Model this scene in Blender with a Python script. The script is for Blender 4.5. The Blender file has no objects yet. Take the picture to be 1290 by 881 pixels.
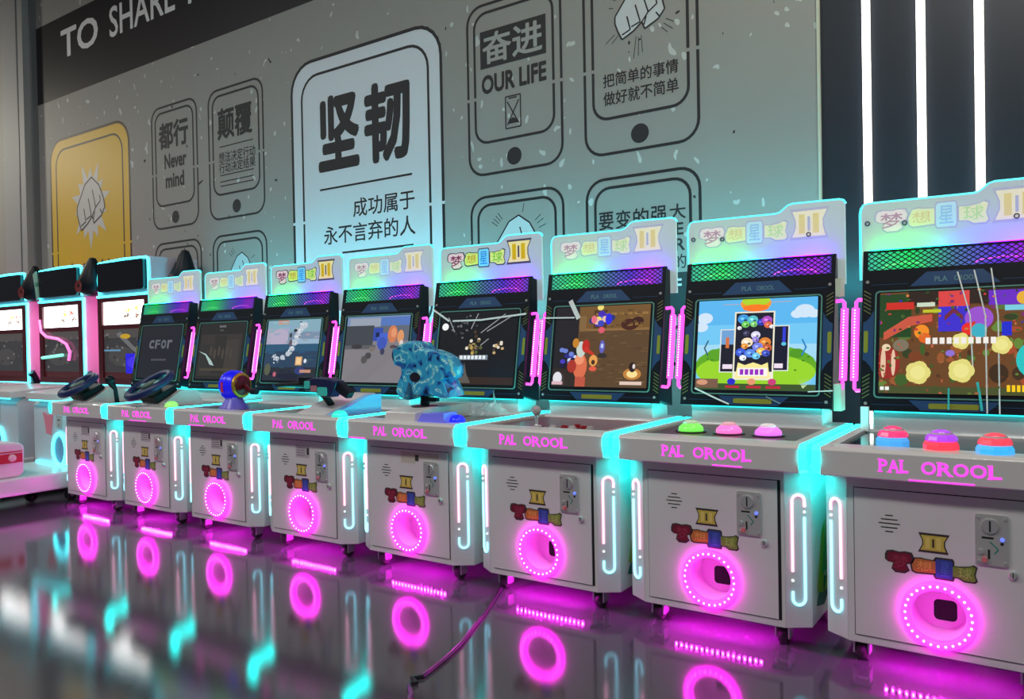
import bpy, math, random
from mathutils import Vector, Matrix
random.seed(7)
SC = bpy.context.scene
COL = SC.collection
PI = math.pi

# ------------------------------------------------------------------ camera, world, lights
cam_d = bpy.data.cameras.new('camera'); cam = bpy.data.objects.new('camera', cam_d); COL.objects.link(cam)
SC.camera = cam
cam_d.sensor_width = 36.0; cam_d.lens = 990.6 / 1290 * 36; cam_d.clip_start = .05; cam_d.clip_end = 60
YAW, PIT, ROLL = math.radians(34.561), math.radians(-.656), math.radians(-1.0665)
fw = Vector((-math.sin(YAW) * math.cos(PIT), math.cos(YAW) * math.cos(PIT), math.sin(PIT)))
rt = Vector((math.cos(YAW), math.sin(YAW), 0)); up = rt.cross(fw)
r2 = math.cos(ROLL) * rt + math.sin(ROLL) * up; u2 = -math.sin(ROLL) * rt + math.cos(ROLL) * up
M4 = Matrix((r2, u2, -fw)).transposed().to_4x4(); M4.translation = Vector((.2554, -2.3302, .9257))
cam.matrix_world = M4

w = bpy.data.worlds.new('world'); SC.world = w; w.use_nodes = True
bg = w.node_tree.nodes['Background']; bg.inputs[0].default_value = (.80, .84, 1.0, 1); bg.inputs[1].default_value = .10
SC.view_settings.view_transform = 'Standard'; SC.view_settings.look = 'None'
SC.view_settings.gamma = 1.0; SC.view_settings.use_curve_mapping = False
SC.view_settings.exposure = 0.0

def area(name, loc, sx, sy, power, col, rot=(0, 0, 0)):
    d = bpy.data.lights.new(name, 'AREA'); d.shape = 'RECTANGLE'; d.size = sx; d.size_y = sy; d.energy = power; d.color = col
    o = bpy.data.objects.new(name, d); COL.objects.link(o); o.location = loc; o.rotation_euler = rot
for k, (x, y, p) in enumerate(((-6.5, -2.6, 62), (-3.2, -2.8, 72), (.4, -3.0, 76))):
    area('ceiling_lamp', (x, y, 4.15), 1.6, .5, p, (1, .96, .92))

def aim(loc, to):
    d = Vector(to) - Vector(loc); return d.to_track_quat('-Z', 'Y').to_euler()
area('wall_washer', (.55, -.1, 3.7), .3, .3, 26, (1, .93, .70), aim((.55, -.1, 3.7), (-.9, 1, 2.0)))
area('wall_washer', (-9.2, -.6, 3.2), .4, .4, 40, (1, .95, .78), aim((-9.2, -.6, 3.2), (-9, 1, 2.0)))

# ------------------------------------------------------------------ materials
MATS = {}
def mat(name, col=(.5, .5, .5), rough=.5, metal=0.0, em=None, es=0.0, alpha=1.0, coat=0.0, spec=.5):
    if name in MATS: return MATS[name]
    m = bpy.data.materials.new(name); m.use_nodes = True; b = m.node_tree.nodes['Principled BSDF']
    b.inputs['Base Color'].default_value = (*col, 1); b.inputs['Roughness'].default_value = rough
    b.inputs['Metallic'].default_value = metal; b.inputs['Coat Weight'].default_value = coat
    b.inputs['Specular IOR Level'].default_value = spec
    if em: b.inputs['Emission Color'].default_value = (*em, 1); b.inputs['Emission Strength'].default_value = es
    if alpha < 1: b.inputs['Alpha'].default_value = alpha
    MATS[name] = m; return m
def lin(r, g, b):
    return tuple((c / 255 / 12.92) if c / 255 <= .04045 else ((c / 255 + .055) / 1.055) ** 2.4 for c in (r, g, b))
def rgb(r, g, b, rough=.5, **k):                       # plain paint from an sRGB colour
    return mat('paint_%d_%d_%d' % (r, g, b), lin(r, g, b), rough, **k)
def lit(r, g, b, s=1.0):                               # a luminous picture colour of a screen
    return mat('screen_%d_%d_%d_%d' % (r, g, b, s * 100), (.01, .01, .01), .25, em=lin(r, g, b), es=s)

WHITE = mat('white_lacquer', (.70, .69, .69), .32, coat=.1)
GREYW = mat('pale_grey_plastic', (.55, .55, .55), .4)
BLACK = mat('black_plastic', (.008, .010, .016), .38, spec=.2)
GAPB = mat('dark_gap', (.01, .01, .01), .8)
NAVY = mat('navy_print', lin(28, 70, 118), .4)
TEALP = mat('teal_line_print', lin(95, 150, 140), .4)
OLIVE = mat('olive_print', lin(150, 150, 45), .4)
HATCH = mat('hatch_print', lin(120, 125, 70), .4)
HEADTX = mat('dim_letter_print', lin(95, 140, 150), .4)
METAL = mat('brushed_steel', (.66, .66, .64), .4, .55)
CHROME = mat('chrome', (.85, .85, .85), .2, .7)
RUBBER = mat('black_rubber', (.02, .02, .02), .6)
CYAN = mat('cyan_led', (.1, .5, .5), .4, em=(.003, .92, .86), es=12.0)
CYANRR = mat('cyan_rear_led', (.1, .5, .5), .4, em=(.02, .80, .85), es=1.6)
CYANBK = mat('added_cyan_back_led', (.1, .5, .5), .4, em=(.05, .80, .95), es=50)
CYANRIM = mat('cyan_acrylic_edge', (.2, .5, .5), .3, em=(.03, .80, .90), es=1.5)
MAG = mat('magenta_led', (.5, .1, .4), .4, em=(1, .006, .78), es=14.0)
MAGT = mat('magenta_tube', (.5, .1, .4), .3, em=(1, .05, .62), es=2.2)
MAGD = mat('pink_white_led', (.8, .6, .8), .4, em=(1, .55, .95), es=3.2)
UNDER = mat('magenta_underglow', (.5, .1, .4), .4, em=(1, .010, .85), es=1800)
MAGLET = mat('magenta_letter', (.5, .1, .4), .4, em=(1, .05, .80), es=1.15)
PINKT = mat('pink_neon', (.6, .4, .5), .4, em=(1, .45, .66), es=1.9)
BLUET = mat('pale_blue_neon', (.4, .5, .6), .4, em=(.28, .80, 1), es=1.9)
DOTT = mat('white_neon_dot', (.6, .6, .6), .4, em=(.9, .95, 1), es=1.0)
CUP = mat('pink_cup', lin(240, 215, 238), .4)
STRIP = mat('white_strip_light', (.8, .8, .8), .4, em=(1, .96, .88), es=5.0)
INK = mat('black_ink', (.012, .012, .016), .55)

def nt(m): return m.node_tree.nodes, m.node_tree.links
def ramp_emission(name, stops, s, axis='X', half=.26):
    m = mat(name, (.05, .05, .05), .4); n, l = nt(m); b = n['Principled BSDF']
    tc = n.new('ShaderNodeTexCoord'); sx = n.new('ShaderNodeSeparateXYZ'); mr = n.new('ShaderNodeMapRange'); cr = n.new('ShaderNodeValToRGB')
    l.new(tc.outputs['Object'], sx.inputs[0]); l.new(sx.outputs[axis], mr.inputs[0])
    mr.inputs[1].default_value = -half; mr.inputs[2].default_value = half; l.new(mr.outputs[0], cr.inputs[0])
    e = cr.color_ramp.elements
    while len(e) < len(stops): e.new(.5)
    for k, (p, c) in enumerate(stops): e[k].position = p; e[k].color = (*c, 1)
    l.new(cr.outputs[0], b.inputs['Emission Color']); b.inputs['Emission Strength'].default_value = s
    return m
RGBST = ((0, lin(60, 200, 170)), (.25, lin(20, 240, 110)), (.5, lin(70, 120, 170)), (.72, lin(90, 40, 230)), (.88, lin(170, 20, 240)), (1, lin(80, 70, 220)))
GRILLE = ramp_emission('rgb_led_backlight', RGBST, .95)
RGBBAR = ramp_emission('rgb_led_bar', ((0, lin(0, 235, 130)), (.28, lin(0, 245, 70)), (.48, lin(10, 90, 190)), (.66, lin(50, 0, 245)), (.86, lin(120, 0, 245)), (1, lin(40, 20, 245))), 23.0)

def floor_mat():
    m = mat('polished_grey_floor', (.085, .083, .095), .1); n, l = nt(m); b = n['Principled BSDF']
    tc = n.new('ShaderNodeTexCoord')
    n1 = n.new('ShaderNodeTexNoise'); n1.inputs['Scale'].default_value = 1.6; n1.inputs['Detail'].default_value = 4
    cr = n.new('ShaderNodeValToRGB'); cr.color_ramp.elements[0].position = .3; cr.color_ramp.elements[1].position = .75
    cr.color_ramp.elements[0].color = (.046, .046, .055, 1); cr.color_ramp.elements[1].color = (.070, .069, .080, 1)
    n2 = n.new('ShaderNodeTexNoise'); n2.inputs['Scale'].default_value = 210; n2.inputs['Detail'].default_value = 3
    bp = n.new('ShaderNodeBump'); bp.inputs['Strength'].default_value = .05; bp.inputs['Distance'].default_value = .002
    l.new(tc.outputs['Object'], n1.inputs['Vector']); l.new(tc.outputs['Object'], n2.inputs['Vector'])
    l.new(n1.outputs['Fac'], cr.inputs[0]); l.new(cr.outputs[0], b.inputs['Base Color'])
    l.new(n2.outputs['Fac'], bp.inputs['Height']); l.new(bp.outputs[0], b.inputs['Normal'])
    b.inputs['Roughness'].default_value = .07; b.inputs['IOR'].default_value = 1.75
    return m
def wall_mat():
    m = mat('speckled_grey_wall', (.4, .4, .4), .6); n, l = nt(m); b = n['Principled BSDF']
    tc = n.new('ShaderNodeTexCoord'); mp = n.new('ShaderNodeMapping'); mp.inputs['Scale'].default_value = (1, 1, .7)
    l.new(tc.outputs['Object'], mp.inputs[0])
    nz = n.new('ShaderNodeTexNoise'); nz.inputs['Scale'].default_value = 9; nz.inputs['Detail'].default_value = 2
    mx = n.new('ShaderNodeMix'); mx.data_type = 'VECTOR'; mx.inputs[0].default_value = .12
    l.new(mp.outputs[0], nz.inputs['Vector']); l.new(mp.outputs[0], mx.inputs[4]); l.new(nz.outputs['Color'], mx.inputs[5])
    def specks(scale, keep, r):
        v = n.new('ShaderNodeTexVoronoi'); v.inputs['Scale'].default_value = scale
        l.new(mx.outputs[1], v.inputs['Vector'])
        s = n.new('ShaderNodeSeparateColor'); l.new(v.outputs['Color'], s.inputs[0])
        a = n.new('ShaderNodeMath'); a.operation = 'LESS_THAN'; a.inputs[1].default_value = keep; l.new(s.outputs[0], a.inputs[0])
        rr_ = n.new('ShaderNodeMath'); rr_.operation = 'MULTIPLY'; rr_.inputs[1].default_value = r; l.new(s.outputs[1], rr_.inputs[0])
        c = n.new('ShaderNodeMath'); c.operation = 'LESS_THAN'; l.new(v.outputs['Distance'], c.inputs[0]); l.new(rr_.outputs[0], c.inputs[1])
        d = n.new('ShaderNodeMath'); d.operation = 'MULTIPLY'; l.new(a.outputs[0], d.inputs[0]); l.new(c.outputs[0], d.inputs[1])
        return d.outputs[0]
    m1 = n.new('ShaderNodeMix'); m1.data_type = 'RGBA'; m1.inputs[6].default_value = (*lin(158, 156, 152), 1); m1.inputs[7].default_value = (*lin(200, 205, 203), 1)
    l.new(specks(22, .34, .30), m1.inputs[0])
    m2 = n.new('ShaderNodeMix'); m2.data_type = 'RGBA'; m2.inputs[7].default_value = (*lin(45, 45, 45), 1)
    l.new(m1.outputs[2], m2.inputs[6]); l.new(specks(24, .06, .22), m2.inputs[0]); l.new(m2.outputs[2], b.inputs['Base Color'])
    return m
def swirl_mat():
    m = mat('blue_swirl_camouflage', (.02, .3, .5), .3, coat=.4); n, l = nt(m); b = n['Principled BSDF']
    tc = n.new('ShaderNodeTexCoord'); nz = n.new('ShaderNodeTexNoise'); nz.inputs['Scale'].default_value = 15; nz.inputs['Distortion'].default_value = 1.6; nz.inputs['Detail'].default_value = 1
    cr = n.new('ShaderNodeValToRGB'); cr.color_ramp.interpolation = 'CONSTANT'
    st = ((0, lin(10, 24, 70)), (.31, lin(30, 100, 180)), (.40, lin(50, 165, 215)), (.57, lin(80, 195, 225)), (.63, lin(185, 240, 240)), (.68, lin(40, 140, 200)))
    e = cr.color_ramp.elements
    while len(e) < len(st): e.new(.5)
    for k, (p, c) in enumerate(st): e[k].position = p; e[k].color = (*c, 1)
    l.new(tc.outputs['Object'], nz.inputs['Vector']); l.new(nz.outputs['Fac'], cr.inputs[0]); l.new(cr.outputs[0], b.inputs['Base Color'])
    return m
FLOORM = floor_mat(); WALLM = wall_mat(); SWIRL = swirl_mat()

# ------------------------------------------------------------------ mesh builder
class Fr:                                              # a flat frame: u across, v up, w out of it
    def __init__(s, O, U, V):
        s.O = Vector(O); s.U = Vector(U).normalized(); s.V = Vector(V).normalized(); s.N = s.U.cross(s.V)
    def __call__(s, u, v, w=0.0): return s.O + s.U * u + s.V * v + s.N * w
class MB:
    def __init__(s): s.v = []; s.f = []; s.mi = []; s.m = []
    def mid(s, m):
        if m not in s.m: s.m.append(m)
        return s.m.index(m)
    def add(s, vs, fs, m):
        k = len(s.v); i = s.mid(m); s.v += [tuple(p) for p in vs]
        for f in fs: s.f.append([k + a for a in f]); s.mi.append(i)
        return s
    def box(s, x0, x1, y0, y1, z0, z1, m):
        vs = [(x, y, z) for z in (z0, z1) for y in (y0, y1) for x in (x0, x1)]
        return s.add(vs, [(0, 2, 3, 1), (4, 5, 7, 6), (0, 1, 5, 4), (2, 6, 7, 3), (0, 4, 6, 2), (1, 3, 7, 5)], m)
    def ext(s, fr, poly, w0, w1, m):                   # polygon in a frame, given thickness (w0 back, w1 front)
        n = len(poly)
        vs = [fr(u, v, w0) for u, v in poly] + [fr(u, v, w1) for u, v in poly]
        fs = [tuple(range(n - 1, -1, -1)), tuple(range(n, 2 * n))] + [(i, (i + 1) % n, n + (i + 1) % n, n + i) for i in range(n)]
        return s.add(vs, fs, m)
    def flat(s, fr, poly, w, m): return s.add([fr(u, v, w) for u, v in poly], [tuple(range(len(poly)))], m)
    def ring(s, fr, a, b, w0, w1, m):                  # band between two loops of equal count (a outer, b inner)
        n = len(a); vs = [fr(u, v, w) for w in (w0, w1) for L in (a, b) for u, v in L]; fs = []
        for i in range(n):
            j = (i + 1) % n
            fs += [(2 * n + i, 2 * n + j, 3 * n + j, 3 * n + i), (i, n + i, n + j, j), (i, j, 2 * n + j, 2 * n + i), (n + i, 3 * n + i, 3 * n + j, n + j)]
        return s.add(vs, fs, m)
    def tube(s, pts, r, m, k=8, closed=False):
        P = [Vector(p) for p in pts]; n = len(P); vs = []; fs = []; prev = None
        for i in range(n):
            t = (P[(i + 1) % n] - P[i - 1]) if closed else (P[min(i + 1, n - 1)] - P[max(i - 1, 0)])
            t.normalize()
            if prev is None: a = t.orthogonal().normalized()
            else: a = (prev - t * prev.dot(t)).normalized()
            prev = a; b = t.cross(a); rr_ = r[i] if isinstance(r, (list, tuple)) else r
            vs += [P[i] + (a * math.cos(2 * PI * j / k) + b * math.sin(2 * PI * j / k)) * rr_ for j in range(k)]
        for i in range(n if closed else n - 1):
            for j in range(k):
                q = (i + 1) % n
                fs.append((i * k + j, i * k + (j + 1) % k, q * k + (j + 1) % k, q * k + j))
        if not closed: fs += [tuple(range(k - 1, -1, -1)), tuple((n - 1) * k + j for j in range(k))]
        return s.add(vs, fs, m)
    def lathe(s, O, A, prof, m, k=20):                 # prof: (radius, height along A)
        O = Vector(O); A = Vector(A).normalized(); a = A.orthogonal().normalized(); b = A.cross(a); vs = []; fs = []
        for r, h in prof: vs += [O + A * h + (a * math.cos(2 * PI * j / k) + b * math.sin(2 * PI * j / k)) * r for j in range(k)]
        for i in range(len(prof) - 1):
            for j in range(k): fs.append((i * k + j, i * k + (j + 1) % k, (i + 1) * k + (j + 1) % k, (i + 1) * k + j))
        fs += [tuple(range(k - 1, -1, -1)), tuple((len(prof) - 1) * k + j for j in range(k))]
        return s.add(vs, fs, m)
    def ball(s, O, r, m, k=12):
        return s.lathe(O, (0, 0, 1), [(max(1e-4, r * math.sin(PI * i / 8)), -r * math.cos(PI * i / 8)) for i in range(9)], m, k)
    def text(s, fr, body, u0, u1, v0, v1, w, m, off=.0):
        """words fitted to a box; off thickens the strokes by repeating the glyphs slightly shifted (in em)"""
        vs, fs, wd, ht = glyphs(body); su, sv = (u1 - u0) / wd, (v1 - v0) / ht
        eu, ev = min(off * su, (u1 - u0) * .08), min(off * sv, (v1 - v0) * .08)
        sh = [(0, 0)] if off < .006 else [(a * q, c * q) for a, c, q in ((1, 0, 1), (-1, 0, 1), (0, 1, 1), (0, -1, 1), (1, 1, .75), (-1, 1, .75), (1, -1, .75), (-1, -1, .75))]
        if off >= .03: sh.append((0, 0))
        for k, (a, c) in enumerate(sh):
            s.add([fr(u0 + eu + (u1 - u0 - 2 * eu) * x + a * eu, v0 + ev + (v1 - v0 - 2 * ev) * y + c * ev, w + k * 2e-6) for x, y in vs], fs, m)
        return s
    def mesh(s, name):
        me = bpy.data.meshes.new(name); me.from_pydata(s.v, [], s.f)
        for m in s.m: me.materials.append(m)
        me.polygons.foreach_set('material_index', s.mi); me.update(); return me

GL = {}
def glyphs(body):
    if body in GL: return GL[body]
    c = bpy.data.curves.new('lettering', 'FONT'); c.body = body; c.size = 1; c.resolution_u = 3
    o = bpy.data.objects.new('lettering', c); COL.objects.link(o); bpy.context.view_layer.update()
    me = bpy.data.meshes.new_from_object(o.evaluated_get(bpy.context.evaluated_depsgraph_get()))
    xs = [v.co.x for v in me.vertices]; ys = [v.co.y for v in me.vertices]
    x0, x1, y0, y1 = min(xs), max(xs), min(ys), max(ys); wd, ht = x1 - x0, max(1e-6, y1 - y0)
    vs = [((v.co.x - x0) / wd, (v.co.y - y0) / ht) for v in me.vertices]; fs = [tuple(p.vertices) for p in me.polygons]
    bpy.data.objects.remove(o); bpy.data.curves.remove(c); bpy.data.meshes.remove(me)
    GL[body] = (vs, fs, wd, ht); return GL[body]

def rrect(x0, x1, y0, y1, r, n=6):
    P = []
    for cx, cy, a in ((x1 - r, y1 - r, 0), (x0 + r, y1 - r, 90), (x0 + r, y0 + r, 180), (x1 - r, y0 + r, 270)):
        for i in range(n + 1):
            t = math.radians(a + 90 * i / n); P.append((cx + r * math.cos(t), cy + r * math.sin(t)))
    return P
def rect(x0, x1, y0, y1): return [(x0, y0), (x1, y0), (x1, y1), (x0, y1)]
def ell(cx, cy, rx, ry=None, n=20): 
    ry = rx if ry is None else ry
    return [(cx + rx * math.cos(2 * PI * i / n), cy + ry * math.sin(2 * PI * i / n)) for i in range(n)]
def bar(a, b, t):                                      # a straight stroke as a polygon
    dx, dy = b[0] - a[0], b[1] - a[1]; L = math.hypot(dx, dy); nx, ny = -dy / L * t / 2, dx / L * t / 2
    return [(a[0] - nx, a[1] - ny), (b[0] - nx, b[1] - ny), (b[0] + nx, b[1] + ny), (a[0] + nx, a[1] + ny)]

# ------------------------------------------------------------------ object helpers
MESH = {}
def part(name, build, parent=None, key=None, label=None, smooth=False, bevel=0.0):
    k = key or None
    if k and k in MESH: me = MESH[k]
    else:
        b = MB(); build(b); me = b.mesh(name)
        if smooth:
            me.polygons.foreach_set('use_smooth', [True] * len(me.polygons)); me.set_sharp_from_angle(angle=math.radians(40))
        if k: MESH[k] = me
    o = bpy.data.objects.new(name, me); COL.objects.link(o)
    if parent: o.parent = parent
    if label: o['label'] = label
    if bevel:
        md = o.modifiers.new('bevel', 'BEVEL'); md.width = bevel; md.segments = 2; md.limit_method = 'ANGLE'; md.angle_limit = math.radians(40)
    return o
def thing(name, label, cat, loc=(0, 0, 0), group=None):
    o = bpy.data.objects.new(name, None); COL.objects.link(o); o.location = loc; o.empty_display_size = .05
    o['label'] = label; o['category'] = cat
    if group: o['group'] = group
    return o
def struct(name, build):
    o = part(name, build); o['kind'] = 'structure'; return o
def tag(o, label, cat, group=None):
    o['label'] = label; o['category'] = cat
    if group: o['group'] = group
    return o

# ------------------------------------------------------------------ the room
YW = 1.0
struct('floor', lambda b: b.box(-13, 4, -7, 1.3, -.05, 0, FLOORM))
struct('wall_back', lambda b: b.box(-13, -.515, YW, YW + .12, 0, 4.6, WALLM))
DARKW = mat('dark_blue_panel', lin(38, 44, 54), .35)
struct('wall_right', lambda b: b.box(-.515, 4, YW + .012, YW + .13, 0, 4.6, DARKW))
CEIL = mat('dark_ceiling', lin(70, 70, 72), .8)
struct('ceiling', lambda b: b.box(-13, 4, -7, 1.3, 4.6, 4.7, CEIL))
struct('trim_1', lambda b: b.box(-.519, -.509, YW - .006, YW + .02, 0, 4.6, mat('pale_edge', lin(205, 208, 190), .5)))
PILL = mat('grey_pillar_paint', lin(165, 165, 166), .6)
def pillar(b):
    b.box(-7.42, -7.02, .9, YW + .001, 0, 4.6, PILL); b.box(-7.02, -6.985, .955, YW + .001, 0, 4.6, rgb(120, 121, 124)); b.box(-7.13, -7.115, .895, .9, 0, 4.6, rgb(110, 111, 114))
struct('trim_2', pillar)

WF = Fr((0, YW, 0), (1, 0, 0), (0, 0, 1))              # wall frame, normal towards the viewer
for k, (x, lb) in enumerate(((-.337, 'white vertical strip light nearest the edge of the speckled wall'), (-.147, 'white vertical strip light in the middle of the three'), (.042, 'white vertical strip light farthest right on the dark panel wall'))):
    t = thing('strip_light', lb, 'strip light', (x, YW + .012, 0), 'strip lights on the dark wall')
    part('diffuser', lambda b: b.box(-.013, .013, -.016, -.004, .05, 4.5, STRIP), t, 'strip_diffuser')
    part('channel', lambda b: b.box(-.016, .016, -.004, 0, .04, 4.51, METAL), t, 'strip_channel')

# lettering band along the top of the wall
t = thing('lettering_band', 'black wall band with white capitals TO SHARE, high on the left', 'wall band', (-5, YW, 3.0))
def at(o): return Fr(-Vector(o.location) + Vector((0, YW, 0)), (1, 0, 0), (0, 0, 1))
part('band', lambda b: b.ext(at(t), rect(-7.10, -.53, 3.04, 3.70), .0005, .002, rgb(36, 31, 36)), t)
def words(t, f, lines, ink, w=.001):
    for body, x0, x1, z0, z1, off in lines: part('lettering', lambda b: b.text(f, body, x0, x1, z0, z1, w, ink, off), t)
words(t, at(t), (('TO', -6.56, -5.97, 3.345, 3.585, .02), ('SHARE', -5.80, -4.92, 3.345, 3.585, .012), ('H', -4.76, -4.58, 3.345, 3.585, .02)), rgb(246, 245, 246), .003)

# phone shaped wall decals
SLATE = mat('charcoal_ink', lin(40, 42, 46), .6)
def split_loop(b, f, x0, x1, z0, z1, r, th, m, w, gap):
    """rounded outline as two bands with a gap in both long sides at height gap"""
    P = rrect(x0, x1, z0, z1, r); Q = rrect(x0 + th, x1 - th, z0 + th, z1 - th, r - th); n = len(P)
    for i in range(n):
        j = (i + 1) % n; (a, c), (d, e) = P[i], P[j]
        segs = [(0, 1)]
        if gap and (c - gap) * (e - gap) < 0:
            t0 = (gap - c) / (e - c); g = .008 / abs(e - c); segs = [(0, t0 - g), (t0 + g, 1)]
        for s0, s1 in segs:
            L = lambda A, B, s_: (A[0] + (B[0] - A[0]) * s_, A[1] + (B[1] - A[1]) * s_)
            b.flat(f, [L(P[i], P[j], s0), L(P[i], P[j], s1), L(Q[i], Q[j], s1), L(Q[i], Q[j], s0)], w, m)
FISTP = [(530, -60), (385, 130), (385, 190), (410, 260), (450, 340), (560, 290), (640, 230), (665, 295), (790, 240), (850, 170), (830, 90), (760, -30), (640, -110)]
FISTL = [[(500, 150), (530, 270), (450, 300)], [(580, 70), (625, 225), (540, 250)], [(650, 0), (700, 160), (640, 230)], [(700, 160), (780, 110), (770, 60)], [(770, 180), (800, 220)], [(680, 190), (660, 260)]]
def fist(b, f, cx, cz, s, fill, line, w):
    P = [(cx + (x - 615) * s, cz - (y - 115) * s) for x, y in FISTP]
    b.flat(f, P, w, fill)
    for i in range(len(P)): b.flat(f, bar(P[i], P[(i + 1) % len(P)], 14 * s), w + .0006, line)
    for L in FISTL:
        for p, q in zip(L, L[1:]): b.flat(f, bar((cx + (p[0] - 615) * s, cz - (p[1] - 115) * s), (cx + (q[0] - 615) * s, cz - (q[1] - 115) * s), 13 * s), w + .0006, line)
def rays(b, f, cx, cz, s, m, angs):
    for a, r0, r1 in angs:
        a = math.radians(a); b.flat(f, bar((cx + r0 * s * math.cos(a), cz + r0 * s * math.sin(a)), (cx + r1 * s * math.cos(a), cz + r1 * s * math.sin(a)), 7 * s), .0012, m)
def phone(x0, x1, z1, label, ink=SLATE, z0=1.79, big=False):
    t = thing('phone_decal', label, 'wall decal', ((x0 + x1) / 2, YW, z0), 'phone shaped decals on the wall')
    f = at(t); th = .014
    def outline(b):
        split_loop(b, f, x0, x1, z0, z1, .10, th, ink, .001, 2.197 if z1 > 2 else 0)
        split_loop(b, f, x0 + .045, x1 - .045, z0 + .165, z1 - .042, .085, th, ink, .001, 2.197 if z1 > 2 else 0)
    part('phone_outline', outline, t)
    if z0 > 1.5: part('home_button', lambda b: b.flat(f, ell((x0 + x1) / 2, 1.868, .045), .001, ink), t)
    return t, f
RSET = [(150, 260, 330), (165, 255, 300), (215, 290, 400), (222, 270, 360), (262, 230, 420), (268, 240, 400), (274, 230, 380), (315, 290, 370), (322, 285, 390), (330, 285, 370), (20, 290, 340)]
t, f = phone(-5.262, -4.69, 2.69, 'phone outline decal with the words Never mind under two bold characters')
words(t, f, (('都行', -5.165, -4.80, 2.372, 2.568, .03), ('Never', -5.10, -4.83, 2.225, 2.335, .03), ('mind', -5.09, -4.86, 2.085, 2.195, .03)), SLATE)
t, f = phone(-4.565, -3.968, 2.685, 'phone outline decal right of Never mind with bold characters above ruled lines of text')
words(t, f, (('颠覆', -4.46, -4.085, 2.332, 2.548, .025), ('想法决定行动', -4.45, -4.06, 2.175, 2.25, .008), ('行动决定结果', -4.45, -4.06, 2.105, 2.175, .008)), SLATE)
for z in (2.283, 2.088, 2.045, 2.015): part('rule_line', lambda b: b.flat(f, rect(-4.44, -4.08, z, z + .007), .001, SLATE), t)
t, f = phone(-2.295, -1.708, 2.685, 'phone outline decal with OUR LIFE and an hourglass drawing', INK)
part('black_block', lambda b: b.flat(f, rect(-2.205, -1.80, 2.347, 2.541), .001, INK), t)
words(t, f, (('奋进', -2.19, -1.82, 2.365, 2.525, .02),), rgb(165, 166, 164), .002)
words(t, f, (('OUR LIFE', -2.20, -1.80, 2.212, 2.312, .035),), INK)
def hour(b):
    for p, q in (((-2.05, 2.175), (-1.958, 2.175)), ((-1.958, 2.175), (-1.958, 2.013)), ((-1.958, 2.013), (-2.05, 2.013)), ((-2.05, 2.013), (-2.05, 2.175)), ((-2.04, 2.15), (-1.968, 2.03)), ((-1.968, 2.15), (-2.04, 2.03)), ((-2.03, 2.165), (-1.98, 2.165))): b.flat(f, bar(p, q, .007), .001, INK)
    b.flat(f, [(-2.035, 2.035), (-1.975, 2.035), (-1.985, 2.055), (-2.005, 2.066), (-2.025, 2.055)], .001, INK)
part('hourglass_drawing', hour, t)
t, f = phone(-1.592, -1.012, 2.685, 'phone outline decal with a white fist punching down above two lines of characters', INK)
PAPER = rgb(205, 210, 214)
part('fist_drawing', lambda b: (fist(b, f, -1.296, 2.435, .000535, PAPER, INK, .001), rays(b, f, -1.296, 2.435, .00053, rgb(70, 74, 78), RSET)), t)
words(t, f, (('把简单的事情', -1.487, -1.11, 2.108, 2.172, .012), ('做好就不简单', -1.487, -1.11, 2.022, 2.088, .012)), INK)
t, f = phone(-1.592, -1.012, 1.686, 'phone outline decal reading a line about growing stronger, behind the sixth machine', INK, z0=.80)
words(t, f, [(ch, -1.522 + k * .0895, -1.522 + k * .0895 + .078, 1.44 + .016 * (k == 4), 1.525, .015) for k, ch in enumerate('要变的强大')] +
      [('GR', -1.50, -1.38, 1.375, 1.428, .03), ('E', -1.135, -1.098, 1.385, 1.440, .02), ('R', -1.137, -1.093, 1.315, 1.370, .02), ('的', -1.145, -1.088, 1.235, 1.300, .01)], INK)
part('black_block', lambda b: b.flat(f, rect(-1.53, -1.06, 1.02, 1.218), .001, INK), t)
words(t, f, (('F', -1.15, -1.11, 1.13, 1.19, .02),), PAPER, .002)
t, f = phone(-2.29, -1.71, 1.686, 'phone outline decal with a pale fist rising behind the fifth machine', INK, z0=.80)
part('fist_drawing', lambda b: (fist(b, f, -1.995, 1.44, .00055, PAPER, INK, .001), rays(b, f, -1.995, 1.44, .00055, rgb(50, 60, 66), [(a, 260, 340) for a in (20, 30, 38, 75, 128, 134, 140, 146)])), t)
t, f = phone(-5.25, -4.67, 1.692, 'phone outline decal with cut-off black capitals below Never mind', z0=.80)
words(t, f, (('WHO', -5.02, -4.75, 1.46, 1.525, .05),), SLATE)
part('black_block', lambda b: b.flat(f, rect(-5.03, -4.84, 1.41, 1.455), .001, SLATE), t); part('rule_line', lambda b: b.flat(f, bar((-4.88, 1.63), (-4.80, 1.55), .01), .001, SLATE), t)
t, f = phone(-4.545, -3.958, 1.686, 'phone outline decal with a small fist above the second machine', z0=.80)
part('fist_drawing', lambda b: (fist(b, f, -4.235, 1.44, .0005, rgb(190, 205, 210), SLATE, .001), rays(b, f, -4.235, 1.44, .0005, SLATE, [(a, 260, 340) for a in (30, 120, 128, 136, 200)])), t)

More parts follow.
